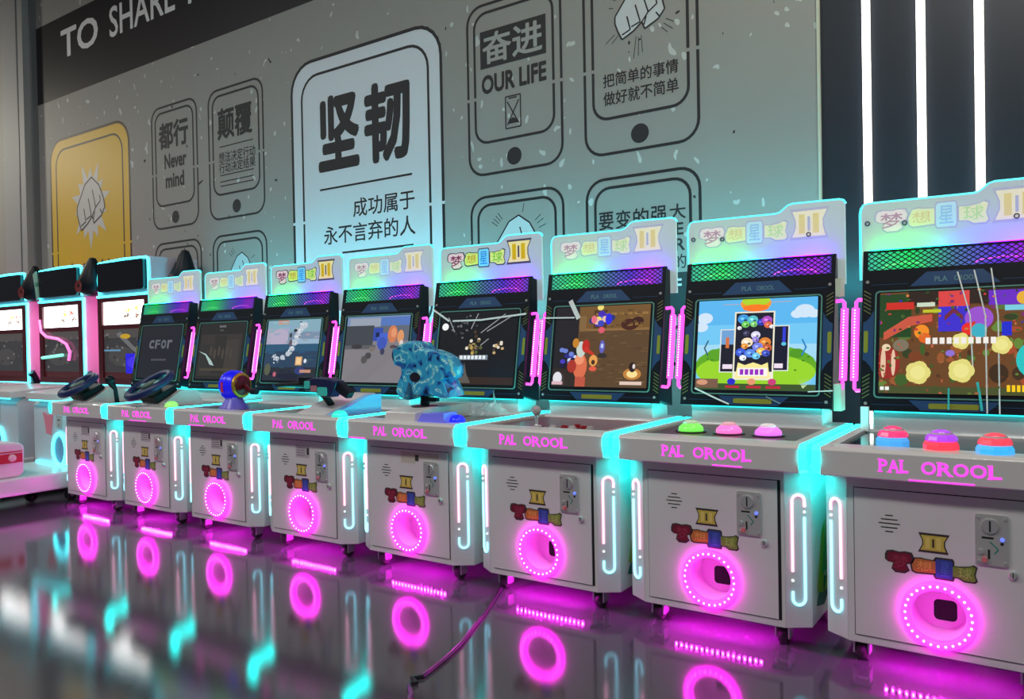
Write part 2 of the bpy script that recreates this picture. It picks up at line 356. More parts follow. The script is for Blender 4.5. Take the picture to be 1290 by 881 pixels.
def wide_panel(x0, x1, z1, label, fill, ink, inset, ti, gap, z0):
    t = thing('poster_panel', label, 'wall decal', ((x0 + x1) / 2, YW, z0)); f = at(t)
    part('sheet', lambda b: b.ext(f, rrect(x0, x1, z0, z1, .19, 8), .0003, .0008, fill), t)
    part('panel_outline', lambda b: (split_loop(b, f, x0, x1, z0, z1, .19, .02, ink, .0014, gap), split_loop(b, f, x0 + inset, x1 - inset, z0 + .1, z1 - ti, .15, .016, ink, .0014, gap)), t)
    return t, f
t, f = wide_panel(-3.70, -2.462, 2.682, 'large white poster panel with two big bold characters and a saying below', rgb(222, 228, 236), INK, .095, .092, 1.685, .9)
words(t, f, (('坚', -3.455, -3.10, 1.975, 2.43, .035), ('韧', -3.06, -2.70, 1.965, 2.43, .035), ('成功属于', -3.165, -2.68, 1.675, 1.785, .01), ('永不言弃的人', -3.42, -2.678, 1.53, 1.642, .01)), INK, .0014)
for x0, z in ((-3.447, 1.864), (-3.263, 1.467)): part('rule_line', lambda b: b.flat(f, rect(x0, -2.695, z, z + .012), .0014, INK), t)
t, f = wide_panel(-6.80, -5.56, 2.695, 'yellow poster panel with a fist bursting through, left end of the wall', rgb(226, 182, 40), rgb(60, 42, 36), .095, .088, 1.74, .9)
def burst(b):
    P = []; cx, cz = -6.15, 2.09; random.seed(5)
    for i in range(28):
        a = 2 * PI * i / 28; r = (.37 if i % 4 == 0 else .30 if i % 4 == 2 else .215); P.append((cx + r * .82 * math.cos(a + .2), cz + r * math.sin(a + .2)))
    b.flat(f, P, .0014, rgb(212, 208, 205)); fist(b, f, -6.15, 2.10, .00092, rgb(205, 202, 200), rgb(70, 62, 62), .002)
part('fist_drawing', burst, t)
def jag(b):
    P = [(-6.80, .9)]; random.seed(3); z = 1.62
    n = 26
    for i in range(n + 1): P.append((-6.80 + 1.24 * i / n, 1.585 + (.045 if i % 2 else -.02) + random.uniform(-.02, .02)))
    P.append((-5.56, .9)); b.flat(f, P, .002, rgb(66, 58, 58))
part('torn_edge', jag, t)

# ------------------------------------------------------------------ the arcade machines
P0 = .62
HO = (0, .4216, .678); HFR = Fr(HO, (1, 0, 0), (0, .093, .524)); HL = .532      # tilted monitor front
DF = Fr((0, -.004, 0), (1, 0, 0), (0, 0, 1))                                     # door face
RC, RZ, RO = .078, .182, .064                                                    # ring light radius, height, opening
SIDE = Fr((0, 0, 0), (0, 1, 0), (0, 0, 1))
def hole_plate(b, fr, x0, x1, z0, z1, w0, w1, m, r=RO, cz=RZ, n=32):
    out = []; inn = []
    for i in range(n):
        a = 2 * PI * (i + .5) / n; c, s_ = math.cos(a), math.sin(a)
        k = min((x1 if c > 0 else -x0) / abs(c), ((z1 - cz) if s_ > 0 else (cz - z0)) / abs(s_))
        out.append((c * k, cz + s_ * k)); inn.append((c * r, cz + s_ * r))
    cs = [(x1, z1), (x0, z1), (x0, z0), (x1, z0)]
    for c in cs:                                       # snap the nearest spoke to each corner
        i = min(range(n), key=lambda q: (out[q][0] - c[0]) ** 2 + (out[q][1] - c[1]) ** 2); out[i] = c
    b.ring(fr, out, inn, w0, w1, m)
def body(b):
    P = [(-.225, 0), (.225, 0), (.289, .042), (.289, .60), (-.289, .60), (-.289, .042)]
    zb, zt = .070, .545
    vs = [(x, y, z) for z in (zb, zt) for x, y in P]; n = 6
    b.add(vs, [(5, 4, 3, 2, 1, 0), (6, 7, 8, 9, 10, 11)] + [(i, (i + 1) % n, n + (i + 1) % n, n + i) for i in range(1, n)], WHITE)
    hole_plate(b, Fr((0, 0, 0), (1, 0, 0), (0, 0, 1)), -.225, .225, zb, zt, -.004, 0, WHITE)
def seam(b, wide):
    fr = Fr((0, 0, 0), (1, 0, 0), (0, 0, 1)); e = .0025; r_ = .009 if wide else .0035
    for P in (rect(-.2046 - e, -.2046, .0933 - e, .500 + e), rect(.2046, .2046 + r_, .0933 - e, .500 + e), rect(-.2046, .2046, .500, .500 + e), rect(-.2046, .2046, .0933 - e, .0933)):
        b.flat(fr, P, .0006, GAPB)
def door(b): hole_plate(b, DF, -.2046, .2046, .0933, .500, -.0034, 0, WHITE)
def cup(b, hole):
    k = 32; vs = []; 
    for y in (-.004, .085): vs += [(RO * math.cos(2 * PI * j / k), y, RZ + RO * math.sin(2 * PI * j / k)) for j in range(k)]
    b.add(vs, [(j, k + j, k + (j + 1) % k, (j + 1) % k) for j in range(k)] + [tuple(range(2 * k - 1, k - 1, -1))], CUP)
    if hole: b.flat(Fr((0, .084, 0), (1, 0, 0), (0, 0, 1)), rrect(-.021, .035, RZ - .040, RZ + .016, .012, 4), 0, GAPB)
def ringlight(b):
    b.tube([(RC * math.cos(2 * PI * i / 40), -.008, RZ + RC * math.sin(2 * PI * i / 40)) for i in range(40)], .0125, MAG, 10, True)
def leds(b):
    for i in range(28):
        a = 2 * PI * i / 28; b.ball((RC * math.cos(a), -.020, RZ + RC * math.sin(a)), .0032, MAGD, 8)
def acceptor(b):
    b.ext(DF, rrect(.0855, .1585, .331, .461, .006, 3), .0003, .005, METAL)
    for u, v in ((.093, .452), (.151, .452), (.093, .340), (.151, .340)): b.ext(DF, ell(u, v, .0035, n=10), .005, .0075, CHROME)
    b.flat(DF, rect(.100, .126, .399, .404), .0055, GAPB); b.flat(DF, rect(.113, .118, .348, .372), .0055, GAPB)
    b.ext(DF, ell(.099, .366, .006, n=10), .005, .011, METAL); b.flat(DF, ell(.144, .389, .004, n=10), .0055, GAPB)
    b.flat(DF, bar((.118, .392), (.136, .374), .003), .0055, rgb(40, 140, 130)); b.flat(DF, bar((.136, .374), (.128, .362), .003), .0055, rgb(40, 140, 130))
    b.ext(DF, rrect(.100, .112, .340, .352, .003, 2), .005, .012, rgb(230, 120, 130))
def dial(b): b.ext(DF, ell(.1185, .432, .0185), .005, .010, CHROME); b.flat(DF, rect(.1165, .1205, .418, .446), .0105, GAPB)
def slits(b):
    for k, hw in enumerate((.010, .021, .027, .021, .010)): b.flat(DF, rrect(-.116 - hw, -.116 + hw, .387 + k * .011, .390 + k * .011, .0014, 2), .0004, GAPB)
def badge_shape(b, fr, boxes, w, ink, two, tilt=0.0):
    """the cartoon word mark: four coloured blobs with characters and the roman two"""
    for ch, col, P, tx in boxes:
        cx = sum(p[0] for p in P) / len(P); cz = sum(p[1] for p in P) / len(P)
        h = max(p[1] for p in P) - min(p[1] for p in P); k = 1 + .20 * min(1, .05 / h)
        b.flat(fr, [(cx + (x - cx) * k, cz + (z - cz) * k) for x, z in P], w, ink); b.flat(fr, P, w + .0005, col[0])
        b.text(fr, ch, *tx, w + .001, col[1], .01)
    (x0, x1, z0, z1), c0, c1 = two; dx, dz = (x1 - x0), (z1 - z0)
    Q = lambda e: [(x0 - e, z0 - e), (x0 + .12 * dx - e * .5, z0 + .35 * dz), (x0 + .12 * dx - e * .5, z0 + .65 * dz), (x0 + .02 * dx - e, z1 + e), (x1 + .05 * dx + e, z1 + e), (x1 - .08 * dx + e * .5, z0 + .65 * dz), (x1 - .08 * dx + e * .5, z0 + .35 * dz), (x1 + e, z0 - e), ]
    b.flat(fr, Q(.006 if dx < .1 else .009), w, ink); b.flat(fr, Q(0), w + .0005, c0)
    b.flat(fr, rect(x0 + .47 * dx, x0 + .55 * dx, z0 + .22 * dz, z0 + .78 * dz), w + .001, ink)
    for q in (.30, .72): b.flat(fr, rect(x0 + (q - .09) * dx, x0 + (q + .09) * dx, z0 + .12 * dz, z0 + .88 * dz), w + .001, c1)
def blob(kind, x0, x1, z0, z1):
    dx, dz = x1 - x0, z1 - z0; S = dict(
        a=[(.0, .55), (.1, .45), (.28, .42), (.22, .15), (.35, .0), (.68, .0), (.85, .15), (.74, .42), (.95, .5), (1, .75), (.92, .97), (.7, 1), (.5, .95), (.25, 1), (.06, .95), (0, .78)],
        b=[(.05, .1), (.2, 0), (1, .06), (1, .92), (.55, .95), (.4, 1), (.15, .95), (.08, .7), (0, .5)],
        c=[(.08, 0), (.95, 0), (1, .12), (1, .9), (.92, 1), (.1, 1), (0, .9), (0, .1)],
        d=[(0, .18), (.3, .16), (.5, .0), (.9, .0), (1, .12), (.92, .45), (1, .9), (.85, 1), (.7, .9), (.5, .86), (.3, .82), (0, .85)])[kind]
    return [(x0 + u * dx, z0 + v * dz) for u, v in S]
def door_badge(b):
    k = rgb(62, 50, 52); T = []
    for ch, kd, bx, c0, c1 in (('梦', 'a', (-.122, -.062, .286, .336), (120, 22, 48), (150, 45, 70)), ('想', 'b', (-.062, -.006, .289, .326), (190, 115, 55), (228, 160, 80)),
                               ('星', 'c', (-.006, .034, .281, .330), (48, 72, 150), (70, 100, 190)), ('球', 'd', (.034, .086, .282, .322), (120, 145, 55), (160, 185, 90))):
        x0, x1, z0, z1 = bx; T.append((ch, (rgb(*c0), rgb(*c1)), blob(kd, *bx), (x0 + .012, x1 - .008, z0 + .006, z1 - .006)))
    badge_shape(b, DF, T, .0006, k, ((-.041, .019, .350, .390), rgb(205, 185, 80), rgb(225, 205, 110)))
def console(b):
    P = [(.60, .53), (-.012, .528), (-.057, .538), (-.057, .607), (-.049, .616), (.03, .616), (.035, .606), (.43, .606), (.435, .616), (.60, .616)]
    b.ext(SIDE, P, -.282, .282, WHITE)
    for s_ in (-1, 1): b.ext(SIDE, [(.03, .604), (.436, .604), (.436, .616), (.03, .616)], min(s_ * .249, s_ * .282), max(s_ * .249, s_ * .282), GREYW)
EDGE = [(.56, .609), (.10, .609), (-.044, .609), (-.052, .602), (-.0535, .575), (-.050, .552), (-.03, .543), (.0, .537), (.05, .534), (.12, .533)]
def edge(b, sgn):
    x = sgn * .293
    n = len(EDGE); o = []; i_ = []
    for k, (y, z) in enumerate(EDGE):
        a = Vector(EDGE[max(0, k - 1)]); c = Vector(EDGE[min(n - 1, k + 1)]); d = (c - a).normalized(); nn = Vector((-d.y, d.x)); p = Vector((y, z))
        o.append(p - nn * .008); i_.append(p + nn * .008)
    x0, x1 = x - .0105, x + .0105
    vs = [(x0, *p) for p in o] + [(x0, *p) for p in i_] + [(x1, *p) for p in o] + [(x1, *p) for p in i_]; fs = []
    for k in range(n - 1): fs += [(k, k + 1, n + k + 1, n + k), (2 * n + k, 3 * n + k, 3 * n + k + 1, 2 * n + k + 1), (k, 2 * n + k, 2 * n + k + 1, k + 1), (n + k, n + k + 1, 3 * n + k + 1, 3 * n + k)]
    fs += [(0, n, 3 * n, 2 * n), (n - 1, 3 * n - 1, 4 * n - 1, 2 * n - 1)]
    b.add(vs, fs, CYAN)
def facet(sgn):
    return Fr((sgn * .257, .021, 0), (.064, sgn * .042, 0), (0, 0, 1))
def neon(b, sgn):
    f = facet(sgn); h = .018; q = lambda u, v: f(u * sgn, v, .003)   # mirrored on the left facet
    arc = lambda cz, a0, a1: [q(h * math.cos(math.radians(a)), cz + h * math.sin(math.radians(a))) for a in range(a0, a1 + (1 if a1 > a0 else -1), 15 if a1 > a0 else -15)]
    b.tube([q(-h, .236), q(-h, .30), q(-h, .40)] + arc(.442, 180, 0) + [q(h, .425)], .0038, PINKT)
    b.tube([q(h, .395), q(h, .30), q(h, .20)] + arc(.156, 0, -180) + [q(-h, .178)], .0038, BLUET)
    for u, v in ((h, .410), (-h, .210)): b.ball(q(u, v), .0042, DOTT, 8)
def lettering(b):
    f = Fr((0, -.0572, 0), (1, 0, 0), (0, 0, 1))
    for ch, x0, x1 in zip('PALOROOL', (-.131, -.108, -.080, -.030, .008, .043, .080, .120), (-.110, -.082, -.060, .004, .040, .077, .116, .148)):
        b.text(f, ch, x0, x1, .559, .592, .0006, MAGLET, .02)
        if ch in 'PALR':
            for q in ((x0 - .003, x0 + .009), (x1 - .008, x1 + .003)) if ch in 'AR' else ((x0 - .003, x0 + .009),): b.flat(f, rect(*q, .5575, .5605), .0006, MAGLET)
        if ch in 'PLR': b.flat(f, rect(x0 - .003, x0 + .009, .590, .593), .0006, MAGLET)
def riser(b): b.box(-.232, .232, .444, .585, .60, .71, WHITE)
def head(b): b.ext(SIDE, [(.4400, .690), (.565, .66), (.565, 1.19), (.5320, 1.196)], -.260, .260, BLACK)
def bezel(b):
    n = 7; o = rect(-.267, .267, 0, HL)
    b.ext(HFR, rect(-.267, .267, 0, .465), -.012, 0, BLACK)
    b.ext(HFR, rect(-.267, -.252, .465, HL), -.012, 0, BLACK); b.ext(HFR, rect(.252, .267, .465, HL), -.012, 0, BLACK); b.ext(HFR, rect(-.252, .252, .526, HL), -.012, 0, BLACK)
    for s_ in (-1, 1):
        X = lambda P: [(s_ * u, v) for u, v in (P if s_ > 0 else P[::-1])]
        b.flat(HFR, X([(.230, .125), (.240, .145), (.252, .160), (.262, .165), (.262, .290), (.252, .295), (.240, .310), (.230, .330)]), .0004, NAVY)
        b.ext(HFR, X(rrect(.2465, .2595, .188, .262, .006, 4)), .0004, .002, OLIVE)
        for k in range(6):
            b.flat(HFR, X(bar((.240, .318 + k * .013), (.262, .332 + k * .013), .0028)), .0004, HATCH); b.flat(HFR, X(bar((.240, .118 - k * .013), (.262, .104 - k * .013), .0028)), .0004, HATCH)
        b.flat(HFR, X(bar((.13, .415), (.24, .415), .0015)), .0004, NAVY); b.flat(HFR, X(bar((.11, .020), (.235, .020), .0015)), .0004, NAVY)
    b.flat(HFR, [(-.125, .405), (.125, .405), (.078, .450), (-.078, .450)], .0004, NAVY)
    b.flat(HFR, [(-.090, .004), (.090, .004), (.125, .036), (-.125, .036)], .0004, NAVY)
    b.ext(HFR, rrect(-.068, .068, .010, .027, .004, 3), .0004, .002, OLIVE)
    b.ring(HFR, rrect(-.227, .227, .040, .3935, .014), rrect(-.2225, .2225, .0445, .389, .011), .0002, .003, TEALP)
def headtext(b):
    b.text(HFR, 'PLA', -.055, -.018, .417, .434, .0008, HEADTX, .02); b.text(HFR, 'OROOL', .0, .062, .417, .434, .0008, HEADTX, .02)
def screws(b):
    for u, v in ((-.251, .425), (.250, .425), (-.250, .022), (.248, .022)): b.ext(HFR, ell(u, v, .0055, n=10), .0002, .004, CHROME)
def grille_back(b): b.flat(HFR, rect(-.252, .252, .466, .526), -.008, GRILLE)
def led_curve(b):
    g, m = mat('green_led', em=lin(90, 255, 120), es=1.2), mat('violet_led', em=lin(230, 30, 255), es=1.2)
    for x0, x1, mm in ((-.205, -.085, g), (.055, .205, m)): b.tube([HFR(x0, .470, -.006), HFR(x0 + .01, .480, -.006), HFR((x0 + x1) / 2, .487, -.006), HFR(x1 - .01, .483, -.006), HFR(x1, .470, -.006)], .0022, mm, 6)
def grille(b):
    x0, x1, v0, v1 = -.252, .252, .4655, .5265; cw, ch = .0225, .0160; s_ = ch / cw
    for sg in (1, -1):
        for k in range(-40, 80):
            c = (v0 if True else 0) + k * ch - 0                     # v = c + sg*s_*(u - x0)
            ua, ub = x0, x1
            f = lambda u: c + sg * s_ * (u - x0)
            lo, hi = sorted(((v0 - c) / (sg * s_) + x0, (v1 - c) / (sg * s_) + x0)); ua, ub = max(x0, lo), min(x1, hi)
            if ub - ua > .002: b.flat(HFR, bar((ua, f(ua)), (ub, f(ub)), .0034), -.001 - .001 * (sg > 0), BLACK)
MQ = [(-.262, 1.10), (.286, 1.10), (.286, 1.378), (.280, 1.388), (.268, 1.392), (.108, 1.394), (.094, 1.390), (.066, 1.368), (.050, 1.364), (-.262, 1.366), (-.274, 1.362), (-.281, 1.352), (-.284, 1.335), (-.284, 1.11)]
MFR = Fr((0, .572, 0), (1, 0, 0), (0, 0, 1))
def marquee(b, vivid): b.ext(MFR, MQ, -.006, .006, MARQV if vivid else MARQ)
MARQ = mat('lit_white_acrylic', (.62, .63, .64), .3, em=lin(190, 226, 226), es=.26); MARQV = mat('lit_white_acrylic_dim', (.60, .60, .63), .3, em=lin(180, 215, 230), es=.26)
def rim(b): b.tube([MFR(u, v, 0) for u, v in MQ[2:14]], .0068, CYANRIM, 6)
def ledbar(b): b.box(-.25, .25, .522, .532, 1.1965, 1.2045, RGBBAR)
def rearlight(b): b.box(-.225, .225, .430, .437, .672, .676, CYANRR)
def added_backbar(b): b.box(-.25, .25, .583, .592, 1.15, 1.165, CYANBK)  # unseen bar added to throw cyan onto the wall
def marq_text(b, vivid):
    mixc = lambda c: c if vivid else tuple(int(x * .42 + 215 * .58) for x in c)
    E = lambda c: mat('marquee_%d_%d_%d_%d' % (*c, vivid), lin(*c), .3, em=lin(*c), es=.5 if vivid else .55)
    k = E((70, 70, 90)) if vivid else E((165, 170, 190)); T = []
    for ch, kd, bx, c0, c1 in (('梦', 'a', (-.235, -.140, 1.268, 1.338), (230, 190, 205), (110, 20, 80)), ('想', 'b', (-.137, -.060, 1.277, 1.335), (205, 220, 120), (190, 150, 40)),
                               ('星', 'c', (-.056, .002, 1.268, 1.346), (120, 205, 240), (40, 140, 210)), ('球', 'd', (.010, .090, 1.272, 1.338), (215, 230, 130), (120, 190, 60))):
        x0, x1, z0, z1 = bx; d = (x1 - x0) * .14
        T.append((ch, (E(mixc(c0)), E(mixc(c1))), blob(kd, *bx), (x0 + d, x1 - d, z0 + .01, z1 - .01)))
    badge_shape(b, MFR, T, .0065, k, ((.108, .222, 1.275, 1.366), E(mixc((235, 220, 150))), E(mixc((205, 170, 20)))))
def marq_studs(b):
    for u, v in ((-.262, 1.300), (-.148, 1.292), (.165, 1.282)): b.ring(MFR, ell(u, v, .0085, n=12), ell(u, v, .0050, n=12), .006, .010, rgb(60, 75, 105))
def side_tube(b, sgn):
    Q = lambda u, v: HFR(sgn * u, v, -.030)
    b.tube([Q(.262, .372), Q(.285, .374), Q(.291, .366), Q(.2915, .345), Q(.2915, .10), Q(.291, .074), Q(.285, .066), Q(.262, .068)], .006, MAGT)
    b.tube([HFR(sgn * .2925, .345, -.030), HFR(sgn * .2925, .10, -.030)], .0125, MAGT)
def tube_leds(b, sgn):
    for k in range(24): b.ball(HFR(sgn * .2925, .11 + k * .0098, -.0165), .0024, MAGD, 6)
def side_graphic(b, s_):
    f = Fr((s_ * .2896, 0, 0), (0, s_, 0), (0, 0, 1))
    for k, (P, c) in enumerate((([(.09, .12), (.15, .20), (.30, .15), (.18, .10)], (20, 110, 100)), ([(.10, .16), (.16, .33), (.20, .36), (.17, .14)], (150, 175, 40)), ([(.15, .20), (.24, .42), (.30, .44), (.22, .20)], (60, 150, 90)), ([(.18, .14), (.30, .30), (.36, .31), (.27, .14)], (190, 190, 50)))):
        b.flat(f, [(s_ * u, v) for u, v in (P if s_ > 0 else P[::-1])], .0004 + k * .0002, rgb(*c))
def caster(b): b.box(-.026, .026, -.026, .026, .062, .070, RUBBER); b.box(-.022, -.017, -.010, .028, .022, .062, CHROME); b.box(.017, .022, -.010, .028, .022, .062, CHROME)
def caster_wheel(b): b.lathe((-.015, .012, .026), (1, 0, 0), [(.012, 0), (.024, .002), (.026, .006), (.026, .024), (.024, .028), (.012, .030)], RUBBER, 18)
def underglow(b): b.box(-.145, .145, .040, .050, .0665, .0698, RUBBER)
def underbeads(b):
    for k in range(17): b.ball((-.137 + k * .0171, .045, .0655), .0026, UNDER, 6)

def sticker(b, k):
    if k == 4:
        b.flat(DF, rect(-.035, .16, .470, .492), .0004, rgb(196, 192, 176)); b.flat(DF, rect(-.035, .04, .448, .470), .0004, rgb(196, 192, 176)); b.flat(DF, rect(.040, .058, .458, .482), .0008, rgb(60, 62, 58))
    else:
        b.flat(DF, rect(-.045, .045, .425, .480), .0004, rgb(188, 182, 186))
        for q in range(4): b.flat(DF, rect(-.038, .018, .434 + q * .011, .437 + q * .011), .0008, rgb(110, 106, 112))
        b.flat(DF, rect(.028, .042, .440, .470), .0008, rgb(50, 50, 54))

# screen pictures: lists of (polygon, colour) in a unit square, or ('text', words, box, colour)
def S(*a): return a
def scr_generic():
    return []
def sc7():
    L = [(rect(0, 1, 0, 1), (104, 66, 34))]; R = random.Random(4)
    for k in range(70):
        c = R.choice([(60, 92, 36), (86, 110, 50), (120, 60, 30), (150, 84, 44), (50, 60, 30), (72, 44, 26), (160, 70, 40), (96, 130, 52)])
        L.append((ell(R.random(), R.random() ** .8 * .95 + .02, R.uniform(.015, .05), R.uniform(.02, .06), 8), c))
    L += [(rect(0, .22, .55, .98), (34, 66, 30)), (rect(.2, 1, .86, 1), (44, 30, 24)), (rect(.40, .60, .84, .99), (214, 66, 66)), (rect(.40, .60, .60, .84), (60, 44, 200)), ([(.44, .70), (.50, .78), (.56, .70), (.56, .75), (.50, .83), (.44, .75)], (110, 40, 60))]
    L += [([(.03, .52), (.22, .66), (.36, .70), (.36, .77), (.20, .75), (.03, .60)], (196, 84, 62)), (ell(.15, .47, .055, .06), (122, 112, 92)), (ell(.29, .60, .05, .07), (238, 140, 34)), (ell(.31, .54, .04, .05), (220, 100, 30))]
    L += [(ell(.055, .30, .09, .16), (150, 40, 34)), (ell(.03, .30, .018, .15), (226, 190, 160)), (ell(.10, .30, .015, .13), (226, 190, 160)), (ell(.05, .45, .03, .035), (230, 206, 170)), (rect(0, 1, .0, .07), (70, 78, 40))]
    L += [(ell(.66, .72, .09, .11), (150, 80, 200)), (rect(.72, .95, .84, .98), (104, 40, 190)), (ell(.60, .62, .05, .06), (226, 40, 34)), (ell(.66, .60, .05, .07), (60, 170, 190)), (rect(.80, .86, .55, .68), (30, 40, 200)), (ell(.93, .9, .04, .06), (226, 170, 50)), (ell(.78, .2, .06, .09), (60, 40, 24)), (ell(.90, .2, .04, .06), (64, 44, 26))]
    for q in range(150):
        x, y = R.random(), R.random(); u_ = y > .55
        c = R.choice([(70, 90, 40), (190, 60, 50), (120, 40, 110), (60, 40, 150), (40, 60, 30), (200, 120, 60), (130, 80, 60)] if u_ else [(96, 120, 50), (130, 70, 40), (150, 96, 60), (80, 50, 30), (180, 90, 60), (66, 84, 36)])
        L.append((ell(x, y, R.uniform(.006, .016), R.uniform(.008, .02), 6), c))
    for x, y, r in ((.27, .20, .085), (.55, .22, .085), (.55, .50, .06), (.80, .46, .065)):
        for a in range(5): L.append((ell(x + .4 * r * math.cos(a * 1.257), y + .55 * r * math.sin(a * 1.257), r * .62, r * .8, 12), (222, 212, 122)))
        L.append((ell(x, y, r * .6, r * .8, 12), (232, 224, 140)))
    L += [(ell(1.0, .32, .115, .17), (40, 190, 190)), (ell(.96, .38, .02, .03, 8), (30, 90, 200)), (ell(.95, .28, .02, .03, 8), (30, 90, 200)), (rect(.05, .24, .82, .89), (200, 44, 34)), (rect(.26, .38, .84, .88), (200, 214, 190)), (rect(.30, .42, .78, .81), (190, 190, 40)), (rect(.82, .98, .78, .83), (120, 200, 220)), (ell(.48, .385, .03, .03), (140, 110, 210))]
    for k in range(10): L.append((rect(.32 + k * .046, .352 + k * .046, .475, .535), (236, 232, 226)))
    for k in range(6): L.append((rect(.83 + k * .03, .85 + k * .03, .03, .09), (250, 200, 20)))
    for k in range(2): L.append((rect(.015 + k * .035, .042 + k * .035, .025, .06), (236, 236, 230)))
    return L
def sc6():
    L = [(rect(0, 1, 0, 1), (112, 196, 240)), (rect(0, 1, .72, 1), (90, 180, 236)), (rect(0, 1, .3, .5), (160, 214, 240))]
    for x, y, r in ((.06, .80, .07), (.03, .70, .06), (.90, .85, .08), (.84, .82, .05), (.97, .82, .05)): L.append((ell(x, y, r, r * .9), (206, 226, 244)))
    L += [(ell(.5, .25, .52, .26, 30), (96, 168, 30)), (ell(.5, .20, .50, .20, 30), (150, 210, 40)), (ell(.85, .40, .06, .05), (80, 150, 30)), (ell(.16, .38, .07, .07), (88, 160, 32)), (rect(0, 1, 0, .07), (60, 84, 40)), (rect(0, .20, .02, .12), (120, 88, 70)), (ell(.06, .08, .05, .03), (210, 150, 120))]
    for a in range(8): L.append(([(.90, .03), (.905, .03), (.86 + .02 * a, .14)], (190, 220, 160)))
    for x, y in ((.1, .34), (.14, .33), (.78, .28), (.9, .32), (.84, .22), (.94, .36)): L.append((ell(x, y, .012, .008, 8), (60, 120, 24)))
    L += [(ell(.50, .95, .13, .09), (238, 150, 30)), (ell(.50, .98, .12, .06), (170, 210, 40)), (ell(.50, .90, .11, .04), (246, 120, 30)), (rect(.22, .4, .945, .95), (220, 150, 110)), (rect(.6, .8, .955, .96), (220, 150, 110))]
    L += [(rect(.205, .335, .19, .67), (226, 226, 226)), (rect(.215, .325, .20, .66), (26, 24, 40)), (rect(.215, .325, .50, .66), (110, 160, 210)), (rect(.255, .285, .46, .58), (210, 110, 60)), (rect(.235, .32, .23, .28), (236, 220, 236))]
    L += [(rect(.655, .785, .21, .70), (226, 226, 226)), (rect(.665, .775, .22, .69), (20, 20, 44)), (rect(.73, .755, .52, .68), (50, 60, 210)), (ell(.742, .50, .02, .02), (90, 190, 220)), (rect(.67, .74, .24, .29), (236, 220, 236))]
    L += [(rect(.325, .665, .11, .86), (236, 232, 210)), (rect(.338, .652, .20, .845), (26, 24, 44))]
    for x, y, r, c in ((.40, .78, .05, (60, 150, 220)), (.42, .72, .035, (110, 200, 90)), (.48, .77, .045, (90, 190, 200)), (.49, .72, .03, (130, 210, 120)), (.55, .74, .035, (50, 60, 190)), (.60, .76, .045, (170, 80, 190)), (.61, .71, .035, (220, 100, 70)), (.64, .69, .02, (230, 230, 235)), (.37, .68, .02, (230, 230, 235)),
                       (.43, .62, .03, (60, 60, 90)), (.51, .60, .04, (220, 215, 245)), (.51, .55, .03, (150, 130, 220)), (.44, .52, .05, (245, 225, 190)), (.42, .48, .03, (240, 150, 60)), (.59, .52, .05, (225, 130, 50)), (.61, .46, .04, (190, 90, 50)), (.53, .47, .045, (120, 130, 230)), (.56, .42, .04, (240, 190, 90)), (.39, .41, .045, (60, 90, 210)), (.47, .40, .045, (90, 140, 235)), (.52, .37, .035, (110, 200, 245)), (.60, .40, .035, (60, 80, 190)), (.41, .35, .03, (235, 240, 250))):
        L += [(ell(x, y, r, r * 1.05, 12), c), (ell(x - r * .2, y + r * .1, r * .35, r * .3, 8), tuple(min(255, q + 60) for q in c)), (ell(x + r * .35, y - r * .3, r * .3, r * .25, 8), tuple(int(q * .4) for q in c))]
    L += [([(.35, .13), (.64, .13), (.62, .30), (.57, .27), (.50, .30), (.43, .27), (.37, .30)], (244, 232, 150)), (rect(.37, .62, .15, .24), (246, 240, 236))]
    for k in range(5): L.append((rect(.39 + k * .042, .42 + k * .042, .165, .225), (150, 40, 190)))
    for x, c in ((.32, (40, 40, 200)), (.49, (230, 150, 110)), (.66, (200, 60, 120))): L.append((ell(x, .09, .035, .035), c))
    for x in (.27, .45, .61): L.append((rect(x, x + .12, .02, .045), (190, 30, 60)))
    L += [([(.10, .55), (.065, .46), (.10, .37), (.11, .38), (.08, .46), (.11, .54)], (60, 90, 110)), ([(.895, .55), (.93, .46), (.895, .37), (.885, .38), (.915, .46), (.885, .54)], (40, 130, 190))]
    return L
